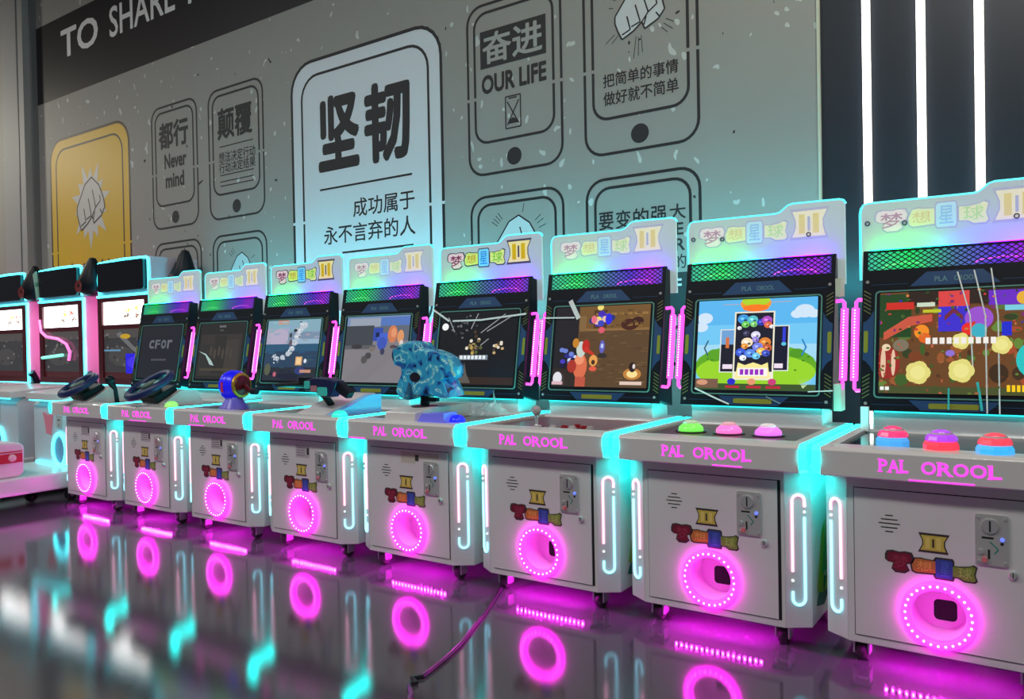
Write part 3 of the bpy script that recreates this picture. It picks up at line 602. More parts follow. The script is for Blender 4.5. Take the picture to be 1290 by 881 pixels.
def sc5():
    L = [(rect(0, 1, 0, 1), (92, 68, 44)), (rect(.25, 1, .72, 1), (116, 84, 46)), (rect(0, .26, .22, 1), (34, 30, 36)), (rect(.42, .56, .70, .95), (80, 58, 34)), (rect(0, .30, 0, .22), (48, 38, 34)), (rect(.27, 1, .69, .72), (140, 104, 60))]
    for k in range(7): L.append((rect(.44 + k * .08, .50 + k * .08, .88, .91), (150, 112, 58)))
    L += [(rect(.27, .34, .70, .88), (130, 100, 64)), (ell(.80, .76, .09, .07), (72, 34, 26)), (ell(.88, .80, .06, .05), (60, 28, 24))]
    R = random.Random(5)
    for q in range(60):
        c = R.choice([(100, 74, 48), (86, 62, 40), (108, 82, 54)]); L.append((ell(R.uniform(.3, 1), R.uniform(.05, .66), R.uniform(.02, .06), R.uniform(.006, .014), 8), c))
    for q in range(30): L.append((rect(*[a for x in [R.uniform(.45, .95)] for a in (x, x + .035)], *[a for y in [R.uniform(.73, .95)] for a in (y, y + .02)]), R.choice([(136, 100, 54), (96, 70, 40), (120, 90, 50)])))
    for k in range(22): L.append((ell(R.gauss(.52, .05), R.gauss(.82, .06), .035, .04, 9), R.choice([(60, 70, 190), (220, 90, 110), (120, 160, 200), (230, 190, 170), (40, 50, 120), (70, 40, 180), (240, 220, 120)])))
    L += [(ell(.585, .83, .035, .07), (44, 40, 220)), (ell(.43, .83, .03, .05), (230, 110, 130))]
    for k in range(18): L.append((ell(R.gauss(.18, .06), R.gauss(.36, .07), .03, .03, 8), R.choice([(40, 44, 130), (70, 60, 190), (110, 130, 210), (26, 22, 60), (200, 214, 240)])))
    L += [(ell(.31, .25, .075, .16), (220, 110, 76)), (ell(.30, .33, .05, .06), (240, 150, 110)), (rect(.265, .375, .0, .12), (190, 86, 66)), (ell(.22, .25, .05, .08), (170, 50, 40)), (ell(.31, .46, .05, .10), (200, 210, 200)), (ell(.36, .50, .04, .08), (190, 40, 30)), ([(.36, .50), (.46, .40), (.45, .38), (.34, .44)], (200, 50, 36)), (ell(.25, .54, .035, .06), (196, 130, 40))]
    L += [(ell(.45, .32, .045, .07), (232, 160, 80)), (ell(.45, .30, .02, .03), (70, 40, 24)), (ell(.45, .22, .04, .03), (226, 90, 70)), (ell(.535, .49, .028, .08), (96, 96, 190)), (ell(.535, .50, .015, .03), (190, 200, 240)), (ell(.54, .38, .05, .03), (50, 42, 44))]
    L += [(ell(.86, .16, .09, .07), (196, 130, 60)), (ell(.86, .16, .055, .045), (252, 224, 150)), (ell(.86, .24, .035, .06), (44, 24, 22)), (ell(.875, .25, .014, .03), (230, 220, 220)), (ell(.07, .10, .05, .08), (226, 226, 232)), (rect(.01, .13, .02, .06), (220, 180, 190)), (rect(.74, .96, .03, .07), (226, 200, 186))]
    return L
def sc4():
    L = [(rect(0, 1, 0, 1), (20, 20, 26)), (rect(0, 1, 0, .10), (52, 36, 28)), ([(.28, .02), (.46, .02), (.40, .14), (.36, .30), (.33, .14)], (92, 88, 84)), (ell(.06, .80, .045, .05), (244, 246, 244)), (rect(.28, .66, .335, .40), (120, 134, 150))]
    for k in range(7): L.append((rect(.295 + k * .05, .33 + k * .05, .345, .395), (232, 238, 240)))
    R = random.Random(8)
    for k in range(24): L.append((ell(R.gauss(.47, .05), R.gauss(.53, .05), .022, .025, 7), R.choice([(120, 100, 60), (70, 54, 36), (190, 160, 80), (230, 220, 200), (90, 100, 60)])))
    for k in range(14): L.append((ell(R.gauss(.77, .04), R.gauss(.51, .03), .02, .02, 7), R.choice([(200, 170, 120), (110, 80, 60), (70, 56, 44), (226, 220, 200)])))
    for k in range(26): L.append((ell(R.gauss(.32, .09), R.gauss(.80, .07), .016, .014, 6), R.choice([(70, 74, 80), (110, 112, 116), (46, 50, 56)])))
    for p, q in (((.55, .70), (.85, .95)), ((.63, .72), (.95, .93)), ((.42, .76), (.50, .97)), ((.56, .53), (.66, .62)), ((.10, .93), (.20, .72))): L.append((bar(p, q, .012), (150, 152, 156)))
    return L
def sc3():
    L = [(rect(0, 1, 0, 1), (128, 124, 130)), (rect(0, 1, .62, 1), (96, 104, 118)), (rect(0, 1, .86, 1), (120, 142, 180)), (rect(.05, .55, .84, .97), (150, 160, 176)), (rect(0, .45, .55, .86), (66, 70, 78)), (rect(.55, 1, .85, .98), (84, 118, 186))]
    for k in range(9): L.append((bar((.05 + k * .04, .02), (.50 + k * .05, .50), .006), (112, 108, 114)))
    L += [(rect(0, .5, .50, .56), (92, 92, 98)), (ell(.20, .54, .09, .035), (60, 56, 58)), (ell(.40, .40, .05, .05), (70, 68, 70)), (ell(.34, .34, .05, .06), (84, 80, 82)), (ell(.45, .50, .05, .04), (120, 112, 106)), (rect(.45, .60, .62, .82), (52, 76, 170)), (rect(.52, .68, .56, .74), (70, 98, 200)), (ell(.60, .58, .07, .10), (62, 84, 180)), (rect(.49, .55, .68, .75), (24, 34, 80)), (ell(.755, .72, .075, .13), (206, 124, 84)), (ell(.77, .74, .04, .07), (226, 150, 110)), (ell(.88, .68, .05, .10), (220, 150, 100)), (ell(.90, .58, .03, .05), (214, 206, 200)), (ell(.62, .46, .035, .05), (60, 60, 90)), (ell(.78, .53, .05, .03), (84, 70, 74))]
    return L
def sc2():
    L = [(rect(0, 1, 0, 1), (44, 66, 92)), (rect(0, 1, .60, 1), (120, 142, 166)), (rect(0, 1, .80, 1), (132, 170, 186)), (rect(0, .42, .60, .86), (168, 164, 190)), (ell(.22, .72, .20, .14), (178, 170, 194)), (rect(.5, 1, .60, .68), (150, 178, 200)), (rect(0, 1, .48, .60), (44, 86, 116)), (rect(0, 1, 0, .22), (40, 44, 56)), (rect(.2, .4, .93, 1), (196, 150, 140))]
    pts = [(.70, .90), (.62, .82), (.60, .72), (.56, .62), (.52, .52), (.46, .44), (.36, .38), (.26, .36), (.20, .40)]
    for k, (x, y) in enumerate(pts): L.append((ell(x, y, .075 - .005 * k, .06 - .003 * k, 10), (186, 194, 206)))
    R = random.Random(2)
    for k in range(34):
        x, y = R.choice(pts); L.append((ell(x + R.gauss(0, .04), y + R.gauss(0, .035), .014, .014, 6), R.choice([(236, 244, 246), (210, 226, 234), (120, 140, 160), (60, 60, 72)])))
    for q in range(50):
        y = R.random(); c = [(36, 40, 52), (40, 70, 96), (50, 92, 120), (150, 160, 182), (140, 170, 186)][min(4, int(y * 5))]
        L.insert(9, (ell(R.random(), y, R.uniform(.03, .09), R.uniform(.008, .02), 8), tuple(max(0, min(255, v + R.randint(-12, 12))) for v in c)))
    L += [(ell(.56, .82, .035, .025), (40, 36, 48)), (ell(.48, .74, .02, .04), (52, 44, 54)), (ell(.49, .62, .03, .06), (96, 86, 100)), (rect(.62, .74, .25, .39), (220, 170, 120)), (rect(.64, .72, .27, .37), (240, 204, 150)), (ell(.80, .32, .025, .035), (220, 226, 240)), (ell(.72, .16, .10, .06), (50, 60, 120)), (rect(.72, .92, .13, .18), (190, 140, 120)), (ell(.10, .18, .06, .10), (86, 92, 74)), (ell(.25, .10, .03, .04), (190, 100, 120)), (ell(.48, .07, .2, .05), (30, 32, 52))]
    return L
def sc1():
    L = [(rect(0, 1, 0, 1), (44, 42, 42)), (rect(.05, .95, .06, .80), (58, 54, 52)), (rect(.36, .62, .10, .78), (50, 47, 46)), (rect(.62, .90, .12, .70), (66, 60, 56)), (rect(.08, .34, .2, .62), (52, 50, 50))]
    for k in range(5): L.append((rect(.43 + k * .03, .45 + k * .03, .92, .96), (120, 122, 124)))
    for k in range(6): L.append((ell(.3 + .09 * k, .5 - .05 * (k % 2), .03, .10, 10), (74, 68, 62)))
    L += [(rect(.10, .90, .15, .19), (78, 70, 56)), (rect(.45, .53, .86, .88), (90, 92, 94))]
    return L
def sc0():
    L = [(rect(0, 1, 0, 1), (34, 36, 44))]
    for k in range(4): L.append(('text', 'cFor'[k], (.22 + k * .155, .345 + k * .155, .56, .73), (104, 108, 116)))
    for k in range(7): L.append((rect(.33 + k * .055, .365 + k * .055, .33, .365), (92, 96, 104)))
    return L
def screen(b, L, lum=1.0, fr=HFR, x0=-.212, x1=.212, v0=.057, v1=.386, w=.0006):
    from_ = lambda u, v: (x0 + (x1 - x0) * min(1, max(0, u)), v0 + (v1 - v0) * min(1, max(0, v)))
    for k, it in enumerate(L):
        ww = w + .00005 * k
        if it[0] == 'text': b.text(fr, it[1], *[from_(it[2][0], it[2][2])[0], from_(it[2][1], 0)[0], from_(0, it[2][2])[1], from_(0, it[2][3])[1]], ww, lit(*it[3], s=lum), .02)
        else: b.flat(fr, [from_(u, v) for u, v in it[0]], ww, lit(*it[1], s=lum))
SCREENS = [sc0, sc1, sc2, sc3, sc4, sc5, sc6, sc7]

def film(b, pts, wd, m, w=.010):  # thin ribbons: real film, and reflections on the last machine
    for p, q in zip(pts, pts[1:]): b.ext(HFR, bar(p, q, wd), w, w + .0006, m)

LABELS = ['white arcade machine with a blue steering wheel at the far left of the front row',
          'second white arcade machine from the left, with a large blue steering wheel',
          'white arcade machine with a round blue reel and dark red crank on its console',
          'white arcade machine with a dark barrelled gun on a sloping white stand',
          'white arcade machine with a chunky blue swirl-patterned water gun on a black post',
          'white arcade machine with a ball-top joystick on a dark red panel',
          'white arcade machine with green, pink and violet dome buttons and a sunny meadow on screen',
          'white arcade machine at the right edge with three double-decker lit buttons']
WFILM_REFLECT = mat('white_film_and_reflection', (.93, .94, .94), .4); CREFLECT = mat('cyan_reflection', lin(60, 215, 215), .35)  # white serves film and painted reflections, cyan only reflections

def arcade(i):
    t = thing('arcade_machine', LABELS[i], 'arcade machine', ((i - 7) * P0, 0, 0), 'white arcade machines in the front row')
    vivid = i in (2, 4)
    bd = part('body', body, t, 'body', bevel=.003)
    dr = part('door', door, t, 'door')
    part('door_seam', lambda b: seam(b, i in (5, 6)), t, 'seam%d' % (i in (5, 6)))
    part('prize_cup', lambda b: cup(b, i >= 5), dr, 'cup%d' % (i >= 5), smooth=True)
    rl = part('ring_light', ringlight, t, 'ringlight', smooth=True); part('light_bead', leds, rl, 'leds', smooth=True)
    ca = part('coin_acceptor', acceptor, dr, 'acceptor')
    cs = part('coin_slot', acceptor_dial, t, 'dial') if False else part('coin_slot', dial, dr, 'dial')
    part('indicator_lamp', lambda b: b.ext(DF, ell(.145, .400, .005, n=12), .005, .008, mat('blue_indicator', em=lin(50, 90, 255), es=1.2)), dr, 'indicator')
    part('door_lock', lambda b: (b.lathe((.167, -.004, .314), (0, -1, 0), [(.010, 0), (.010, .006), (.008, .009), (.004, .009)], METAL, 16), b.box(.166, .168, -.0136, -.0128, .308, .320, GAPB)), dr, 'lock')
    part('speaker_grille', slits, dr, 'slits'); part('logo_sticker', door_badge, dr, 'door_badge')
    if i < 5: part('notice_sticker', lambda b: sticker(b, i), dr, 'sticker%d' % (i == 4))
    con = part('console', console, t, 'console', bevel=.002)
    part('lettering', lettering, con, 'lettering', label='glowing magenta letters')
    ac = {1: (-.06, .10), 2: (-.15, -.02), 4: (-.27, -.18), 6: (.03, .12), 7: (-.06, .09)}.get(i)
    if ac: part('fascia_reflection', lambda b: b.box(*ac, -.0585, -.0565, .5395, .5435, MAGLET), con, label='thin magenta reflection line')  # reflection in the fascia lip, built as a glowing bar
    for s_ in (-1, 1):
        part('edge_light', lambda b: edge(b, s_), t, 'edge%d' % s_, label='cyan light strip')
        part('neon_loop', lambda b: neon(b, s_), t, 'neon%d' % s_, smooth=True)
        tb = part('side_tube', lambda b: side_tube(b, s_), t, 'tube%d' % s_, smooth=True, label='magenta light tube'); part('light_bead', lambda b: tube_leds(b, s_), tb, 'tubeled%d' % s_)
    for s_ in (-1, 1): part('side_graphic', lambda b: side_graphic(b, s_), bd, 'sidegraphic%d' % s_)
    part('riser', riser, t, 'riser', bevel=.003); part('rear_light', rearlight, t, 'rearlight', label='thin cyan strip under the bezel')
    part('monitor_housing', head, t, 'head')
    bz = part('bezel', bezel, t, 'bezel'); part('bezel_lettering', headtext, bz, 'headtext'); part('screw', screws, bz, 'screws')
    g = part('speaker_mesh', grille, t, 'grille'); part('backlight', grille_back, g, 'grilleback'); part('light_strip', led_curve, g, 'ledcurve')
    part('light_bar', ledbar, t, 'ledbar'); part('added_back_light', added_backbar, t, 'added_backbar', label='added cyan light bar on the back')
    part('screen', lambda b: screen(b, SCREENS[i](), [.9, .9, 1, 1, 1, 1, 1.05, 1.05][i]), t)
    mq = part('marquee', lambda b: marquee(b, vivid), t, 'marq%d' % vivid); part('marquee_lettering', lambda b: marq_text(b, vivid), mq, 'marqtext%d' % vivid)
    part('marquee_rim', rim, mq, 'rim', label='cyan glowing edge')
    if i >= 6: part('stud', marq_studs, mq, 'studs')
    for cx, cy in ((-.20, .055), (.20, .055), (-.20, .52), (.20, .52)):
        c = part('caster', caster, t, 'caster'); c.location = (cx, cy, 0); part('wheel', caster_wheel, c, 'wheel', smooth=True)
    ug = part('underglow_strip', underglow, t, 'underglow'); part('light_bead', underbeads, ug, 'underbeads')
    # ---- controls
    pc = [(150, 150, 152), (150, 150, 152), (96, 84, 96), (150, 150, 152), (150, 150, 152), (128, 46, 66), (96, 62, 62), (18, 24, 34)][i]
    cp = part('control_panel', lambda b: b.ext(Fr((0, 0, .607), (1, 0, 0), (0, 1, 0)), rect(-.247, .247, .032, .433), -.0008, .0005, mat('panel_%d' % i, lin(*pc), .12 if i == 7 else .3)), con)
    Z = .608
    if i in (0, 1):
        cx, cy, cz, R_ = ((-.075, .0, .712, .108), (-.010, .03, .722, .128))[i]
        base = part('wheel_base', lambda b: (b.ext(Fr((cx, 0, 0), (0, 1, 0), (0, 0, 1)), [(cy - .02, Z), (cy + .26, Z), (cy + .22, Z + .075), (cy + .13, Z + .085), (cy + .02, Z + .02)], -.10, .10, WHITE), b.ext(Fr((cx, 0, 0), (0, 1, 0), (0, 0, 1)), [(cy, Z + .02), (cy + .12, Z + .083), (cy + .10, Z + .11), (cy - .02, Z + .05)], -.07, .07, BLACK)), t)
        N = Vector((-.10, -.50, .85)); N.normalize(); U = (Vector((1, 0, 0)) - N * N.x).normalized(); V = N.cross(U); O = Vector((cx, cy, cz))
        f = Fr(O, U, V)
        wl = part('steering_wheel', lambda b: b.tube([f(R_ * math.cos(a), R_ * .92 * math.sin(a), 0) for a in [2 * PI * k / 36 for k in range(36)]], .020, mat('dark_blue_grip', lin(24, 44, 92), .4), 10, True), t, smooth=True)
        part('spoke', lambda b: (b.ext(f, rrect(-R_, R_, -.022, .022, .01, 3), -.012, .006, mat('blue_grey_spoke', lin(52, 78, 92), .35)), b.ext(f, rrect(-.020, .020, -R_ * .9, 0, .01, 3), -.012, .005, rgb(34, 58, 84))), wl)
        part('hub', lambda b: (b.ext(f, ell(0, 0, .040), -.06, .012, rgb(60, 88, 70)), b.ext(f, rrect(-.075, -.045, -.012, .012, .006, 3), .006, .010, rgb(120, 200, 205)), b.ext(f, rrect(.045, .08, .0, .020, .006, 3), .006, .010, rgb(150, 205, 205))), wl)
        if i == 0:
            part('gear_lever', lambda b: (b.tube([(.16, .10, Z), (.16, .09, Z + .08), (.15, .07, Z + .12)], [.013, .011, .022], BLACK, 10), b.ball((.148, .066, Z + .135), .027, BLACK)), t, smooth=True)
    if i == 2:
        A = Vector((.96, .14, .03)).normalized(); O = Vector((-.045, .14, .725))
        rc = part('reel', lambda b: b.lathe(O - A * .05, A, [(.050, 0), (.070, .008), (.078, .03), (.076, .065), (.064, .085)], mat('blue_reel', lin(34, 30, 225), .3, em=lin(20, 20, 230), es=.5), 28), t, smooth=True)
        part('reel_stand', lambda b: b.lathe((-.045, .13, Z), (0, 0, 1), [(.075, 0), (.070, .012), (.045, .045), (.040, .06)], mat('violet_stand', lin(110, 100, 220), .3), 20), t, smooth=True)
        part('reel_rim', lambda b: b.lathe(O + A * .036, A, [(.062, 0), (.064, .006), (.062, .012), (.050, .013)], mat('gold_rim', lin(200, 160, 60), .3, .6), 28), rc)
        part('reel_plate', lambda b: b.lathe(O + A * .046, A, [(.051, 0), (.048, .010), (.02, .014)], mat('dark_red_plate', lin(92, 16, 24), .3), 28), rc)
        E_ = O + A * .066
        ck = part('crank', lambda b: b.tube([E_, E_ + Vector((.02, .0, -.02)), E_ + Vector((.07, -.01, -.03))], .011, mat('dark_red_plate', lin(92, 16, 24), .3), 8), t, smooth=True)
        part('crank_knob', lambda b: b.tube([E_ + Vector((.065, -.01, -.03)), E_ + Vector((.105, -.01, -.03))], .014, BLACK, 10), ck, smooth=True)
        part('reel_mark', lambda b: b.ext(Fr(O + Vector((.0, -.071, .0)), (1, 0, 0), (0, 0, 1)), rect(-.006, .006, -.03, .02), .0, .009, rgb(230, 40, 50)), rc)
    if i == 3:
        f = Fr((0, 0, 0), (0, 1, 0), (0, 0, 1))
        part('gun_stand', lambda b: b.ext(f, [(.0, Z), (.34, Z), (.34, Z + .085), (.27, Z + .085), (.03, Z + .012)], -.07, .115, WHITE), t, bevel=.004)
        part('stand_side', lambda b: b.ext(f, [(.03, Z), (.34, Z), (.34, Z + .08), (.27, Z + .08), (.05, Z + .01)], .116, .15, mat('pale_blue_acrylic', lin(120, 190, 235), .2, em=lin(60, 150, 230), es=.25)), t)
        part('gun_post', lambda b: b.tube([(.045, .14, Z + .03), (.035, .10, Z + .085), (.025, .08, Z + .12)], .016, BLACK, 8), t)
        g = Fr((0.02, .07, .742), (1, 0, 0), (0, 0, 1))
        gn = part('toy_gun', lambda b: b.ext(g, [(-.06, .018), (-.055, -.022), (.02, -.032), (.05, -.05), (.11, -.05), (.14, -.01), (.15, .02), (.10, .034), (.0, .036)], -.028, .028, mat('navy_gun', lin(26, 32, 78), .35)), t, bevel=.006)
        part('barrel', lambda b: (b.tube([g(-.28, -.006), g(-.20, -.002), g(-.05, .003)], [.010, .012, .017], BLACK, 10), b.ext(g, rrect(-.10, -.05, .0, .035, .008, 3), -.02, .02, BLACK)), gn, smooth=True)
        part('grip', lambda b: b.ext(g, [(.12, -.01), (.155, -.035), (.20, -.055), (.22, -.03), (.16, .018)], -.018, .018, BLACK), gn, bevel=.005)
        part('gun_panel', lambda b: (b.ext(g, rrect(.035, .095, -.044, -.006, .008, 3), .028, .032, mat('teal_shell', lin(70, 205, 195), .3)), b.ext(g, rrect(-.05, -.015, -.014, .02, .006, 3), .028, .032, mat('teal_shell', lin(70, 205, 195), .3)), b.ext(g, rrect(-.01, .03, -.026, .0, .005, 3), .028, .031, rgb(170, 120, 130))), gn)
    if i == 4:
        part('gun_stand', lambda b: b.ext(SIDE, [(-.03, Z), (.34, Z), (.34, Z + .055), (.10, Z + .055), (-.02, Z + .042)], -.10, .06, WHITE), t, bevel=.004)
        part('stand_side', lambda b: b.ext(Fr((0, 0, 0), (1, 0, 0), (0, 0, 1)), [(.0, 0), (.14, 0), (.14, .045), (.03, .04)], 0, .08, mat('violet_acrylic', lin(130, 130, 235), .2, em=lin(80, 80, 230), es=.25)), t).location = (.063, .06, Z)
        part('gun_post', lambda b: (b.lathe((-.02, .13, Z + .05), (0, 0, 1), [(.019, 0), (.017, .07)], BLACK, 14), b.lathe((-.02, .13, Z + .05), (0, 0, 1), [(.06, 0), (.055, .006)], rgb(40, 34, 40), 20), b.box(.0, .05, .12, .14, Z + .075, Z + .09, BLACK)), t)
        G = Fr((0, .13, .70), (1, 0, 0), (0, 0, 1)); q = .00255    # outline drawn in the zoomed view, scaled to metres
        OUT = [(140, 195), (175, 190), (220, 165), (290, 145), (380, 150), (420, 205), (500, 212), (600, 245), (660, 280), (700, 340), (690, 420), (640, 440), (700, 560), (600, 575), (480, 555), (440, 545), (420, 565), (350, 560), (330, 480), (300, 470), (270, 560), (250, 600), (205, 595), (170, 540), (190, 470), (230, 400), (225, 340), (190, 330), (150, 320)]
        cv = lambda x, y: ((x - 420) * .000565, (575 - y) * .00054)
        def gunmesh(b):
            P = [cv(*p) for p in OUT][::-1]; cx_, cy_ = cv(440, 380)
            sh = lambda k: [(cx_ + (x - cx_) * k, cy_ + (y - cy_) * k) for x, y in P]; n = len(P)
            Ls = [(.90, -.055), (.97, -.042), (1, -.02), (1, .02), (.97, .042), (.90, .055)]
            vs = [G(u, v, w_) for k, w_ in Ls for u, v in sh(k)]; fs = []
            for a in range(5):
                for j in range(n): fs.append((a * n + j, a * n + (j + 1) % n, (a + 1) * n + (j + 1) % n, (a + 1) * n + j))
            fs += [tuple(range(n - 1, -1, -1)), tuple(5 * n + j for j in range(n))]; b.add(vs, fs, SWIRL)
        gn = part('water_gun', gunmesh, t, smooth=True)
        mz = cv(150, 255)
        part('muzzle', lambda b: b.lathe(G(mz[0] + .02, mz[1], 0), (-1, 0, 0), [(.036, 0), (.040, .008), (.040, .030), (.030, .032), (.026, .012)], rgb(18, 32, 84), 18), gn, smooth=True)
        tg = cv(380, 420)
        part('trigger_well', lambda b: b.ext(G, ell(tg[0], tg[1], .028, .020), .053, .0565, mat('dark_well', lin(30, 18, 40), .4)), gn)
        tl = cv(700, 390); ts = cv(640, 290)
        part('tail_hook', lambda b: b.tube([G(ts[0], ts[1], .03), G(tl[0] - .01, tl[1] + .045, .035), G(tl[0] - .005, tl[1] + .01, .035), G(tl[0] + .012, tl[1] - .012, .035)], .007, mat('pale_teal_grip', lin(150, 215, 215), .3), 8), gn, smooth=True)
    for (k, cx, cy, c, m_) in ((1, .19, .03, (150, 235, 110), 'lime'), (3, .235, .0, (50, 235, 200), 'teal'), (4, .215, .045, (30, 40, 250), 'blue')):
        if i == k:
            bt = part('dome_button', lambda b: b.lathe((cx, cy, Z), (0, 0, 1), [(.032, 0), (.034, .010), (.030, .022), (.018, .032), (.004, .035)], mat(m_ + '_dome', lin(*c), .25, em=lin(*c), es=.7), 22), t, smooth=True, label=m_ + ' lit dome')
    if i == 5:
        js = part('joystick', lambda b: (b.lathe((-.065, .085, Z), (0, 0, 1), [(.020, 0), (.019, .004), (.008, .008), (.006, .012), (.006, .045)], CHROME, 16), b.box(-.085, -.045, .065, .105, Z - .002, Z + .002, BLACK)), t, smooth=True)
        part('ball_top', lambda b: b.ball((-.065, .085, Z + .060), .019, mat('grey_ball', lin(176, 172, 176), .25), 18), js, smooth=True)
        for cx, cy, c in ((.01, .075, (196, 190, 190)), (.045, .10, (150, 24, 40)), (.085, .085, (196, 190, 190)), (.115, .115, (150, 24, 40)), (.15, .10, (176, 170, 172)), (.07, .15, (150, 24, 40))):
            part('push_button', lambda b: b.lathe((cx, cy, Z), (0, 0, 1), [(.016, 0), (.016, .004), (.012, .005), (.011, .010), (.004, .011)], mat('button_%d' % c[1], lin(*c), .3), 16), t, label=('white' if c[0] > 170 else 'red') + ' push button')
    if i == 6:
        for cx, c, nm, h2 in ((-.132, (120, 235, 90), 'green', None), (-.002, (250, 120, 205), 'pink', (255, 90, 130)), (.126, (235, 120, 250), 'violet', (250, 236, 235))):
            bt = part('dome_button', lambda b: b.lathe((cx, .185, Z), (0, 0, 1), [(.040, 0), (.042, .006), (.040, .016), (.028, .027), (.022, .029)], mat(nm + '_dome', lin(*c), .2, em=lin(*c), es=.8), 24), t, smooth=True, label=nm + ' lit dome button')
            part('button_cap', lambda b: b.lathe((cx, .185, Z + .028), (0, 0, 1), [(.024, 0), (.024, .005), (.016, .010), (.004, .011)], mat(nm + '_cap', lin(230, 210, 220), .15, em=lin(*(h2 or c)), es=.35), 20), bt, smooth=True)
            part('button_collar', lambda b: b.lathe((cx, .185, Z), (0, 0, 1), [(.052, 0), (.052, .003), (.046, .004)], mat('dark_collar', lin(40, 34, 40), .2), 24), bt)
    if i == 7:
        for cx, cy, a, c2 in ((-.118, .075, (70, 160, 230), (240, 60, 120)), (.006, .035, (240, 60, 80), (170, 70, 230)), (.130, .010, (60, 170, 240), (240, 70, 90))):
            nm = '%d_%d' % (a[0], c2[0])
            bt = part('dome_button', lambda b: b.lathe((cx, cy, Z), (0, 0, 1), [(.040, 0), (.043, .004), (.043, .020), (.038, .028), (.034, .029)], mat('lower_%s' % nm, lin(*a), .2, em=lin(*a), es=.85), 8), t, label='double-decker lit button')
            part('button_top', lambda b: b.lathe((cx, cy + .012, Z + .028), (0, 0, 1), [(.038, 0), (.040, .004), (.036, .014), (.024, .022), (.022, .026), (.010, .030)], mat('upper_%s' % nm, lin(*c2), .2, em=lin(*c2), es=.75), 10), bt)
            part('button_rim', lambda b: b.lathe((cx, cy + .012, Z + .043), (0, 0, 1), [(.029, 0), (.027, .008)], mat('clear_rim', lin(225, 205, 215), .1), 20), bt)
    # ---- loose film and guards, plus reflections built as ribbons, that the photo shows on some machines
    if i == 1: part('film_and_reflection_strip', lambda b: (b.ext(HFR, [(-.19, .22), (-.12, .205), (-.06, .165), (-.03, .135), (-.07, .14), (-.12, .195)], .008, .009, WFILM_REFLECT), b.ext(HFR, [(.10, .05), (.19, .055), (.24, .085), (.235, .05), (.20, .035), (.12, .04)], .012, .013, WFILM_REFLECT)), t)
    if i == 4: part('film_and_reflection_strip', lambda b: (film(b, [(-.268, .405), (-.16, .345)], .009, WFILM_REFLECT), film(b, [(-.14, .345), (.02, .345), (.26, .365)], .008, WFILM_REFLECT)), t)
    if i == 5: part('film_and_reflection_strip', lambda b: (film(b, [(-.145, .412), (-.10, .335)], .020, WFILM_REFLECT), film(b, [(-.268, .343), (-.12, .340)], .006, WFILM_REFLECT)), t)
    if i == 6:
        part('film_and_reflection_strip', lambda b: (film(b, [(-.21, .060), (-.13, .025), (-.08, .005)], .006, WFILM_REFLECT), film(b, [(.19, .055), (.27, .06)], .004, WFILM_REFLECT), film(b, [(.05, .035), (.10, .012)], .004, rgb(130, 165, 175))), t)
        for gx, gy, g0, g1 in ((.292, .440, .670, .760), (.285, .49, 1.055, 1.115)): part('corner_guard', lambda b: b.box(.268, gx, gy, gy + .06, g0, g1, mat('cream_guard', lin(215, 210, 190), .4)), t, label='cream end block')
    if i == 7:
        part('film_and_reflection_strip', lambda b: (film(b, [(.010, .442), (.045, .30), (.052, .14)], .004, WFILM_REFLECT), film(b, [(.055, .445), (.085, .30), (.090, .0)], .004, WFILM_REFLECT), film(b, [(.100, .448), (.118, .30), (.122, .0)], .004, WFILM_REFLECT), film(b, [(-.012, .075), (-.012, .008)], .005, CREFLECT), film(b, [(.064, .095), (.072, .045), (.076, .008)], .007, CREFLECT)), t)  # strip-light reflections, built as white and cyan ribbons
        part('reflection_strip', lambda b: b.box(-.262, -.238, .405, .425, .612, .690, WFILM_REFLECT), t)  # white box standing for a strip-light reflection
    return t
for i in range(8): arcade(i)

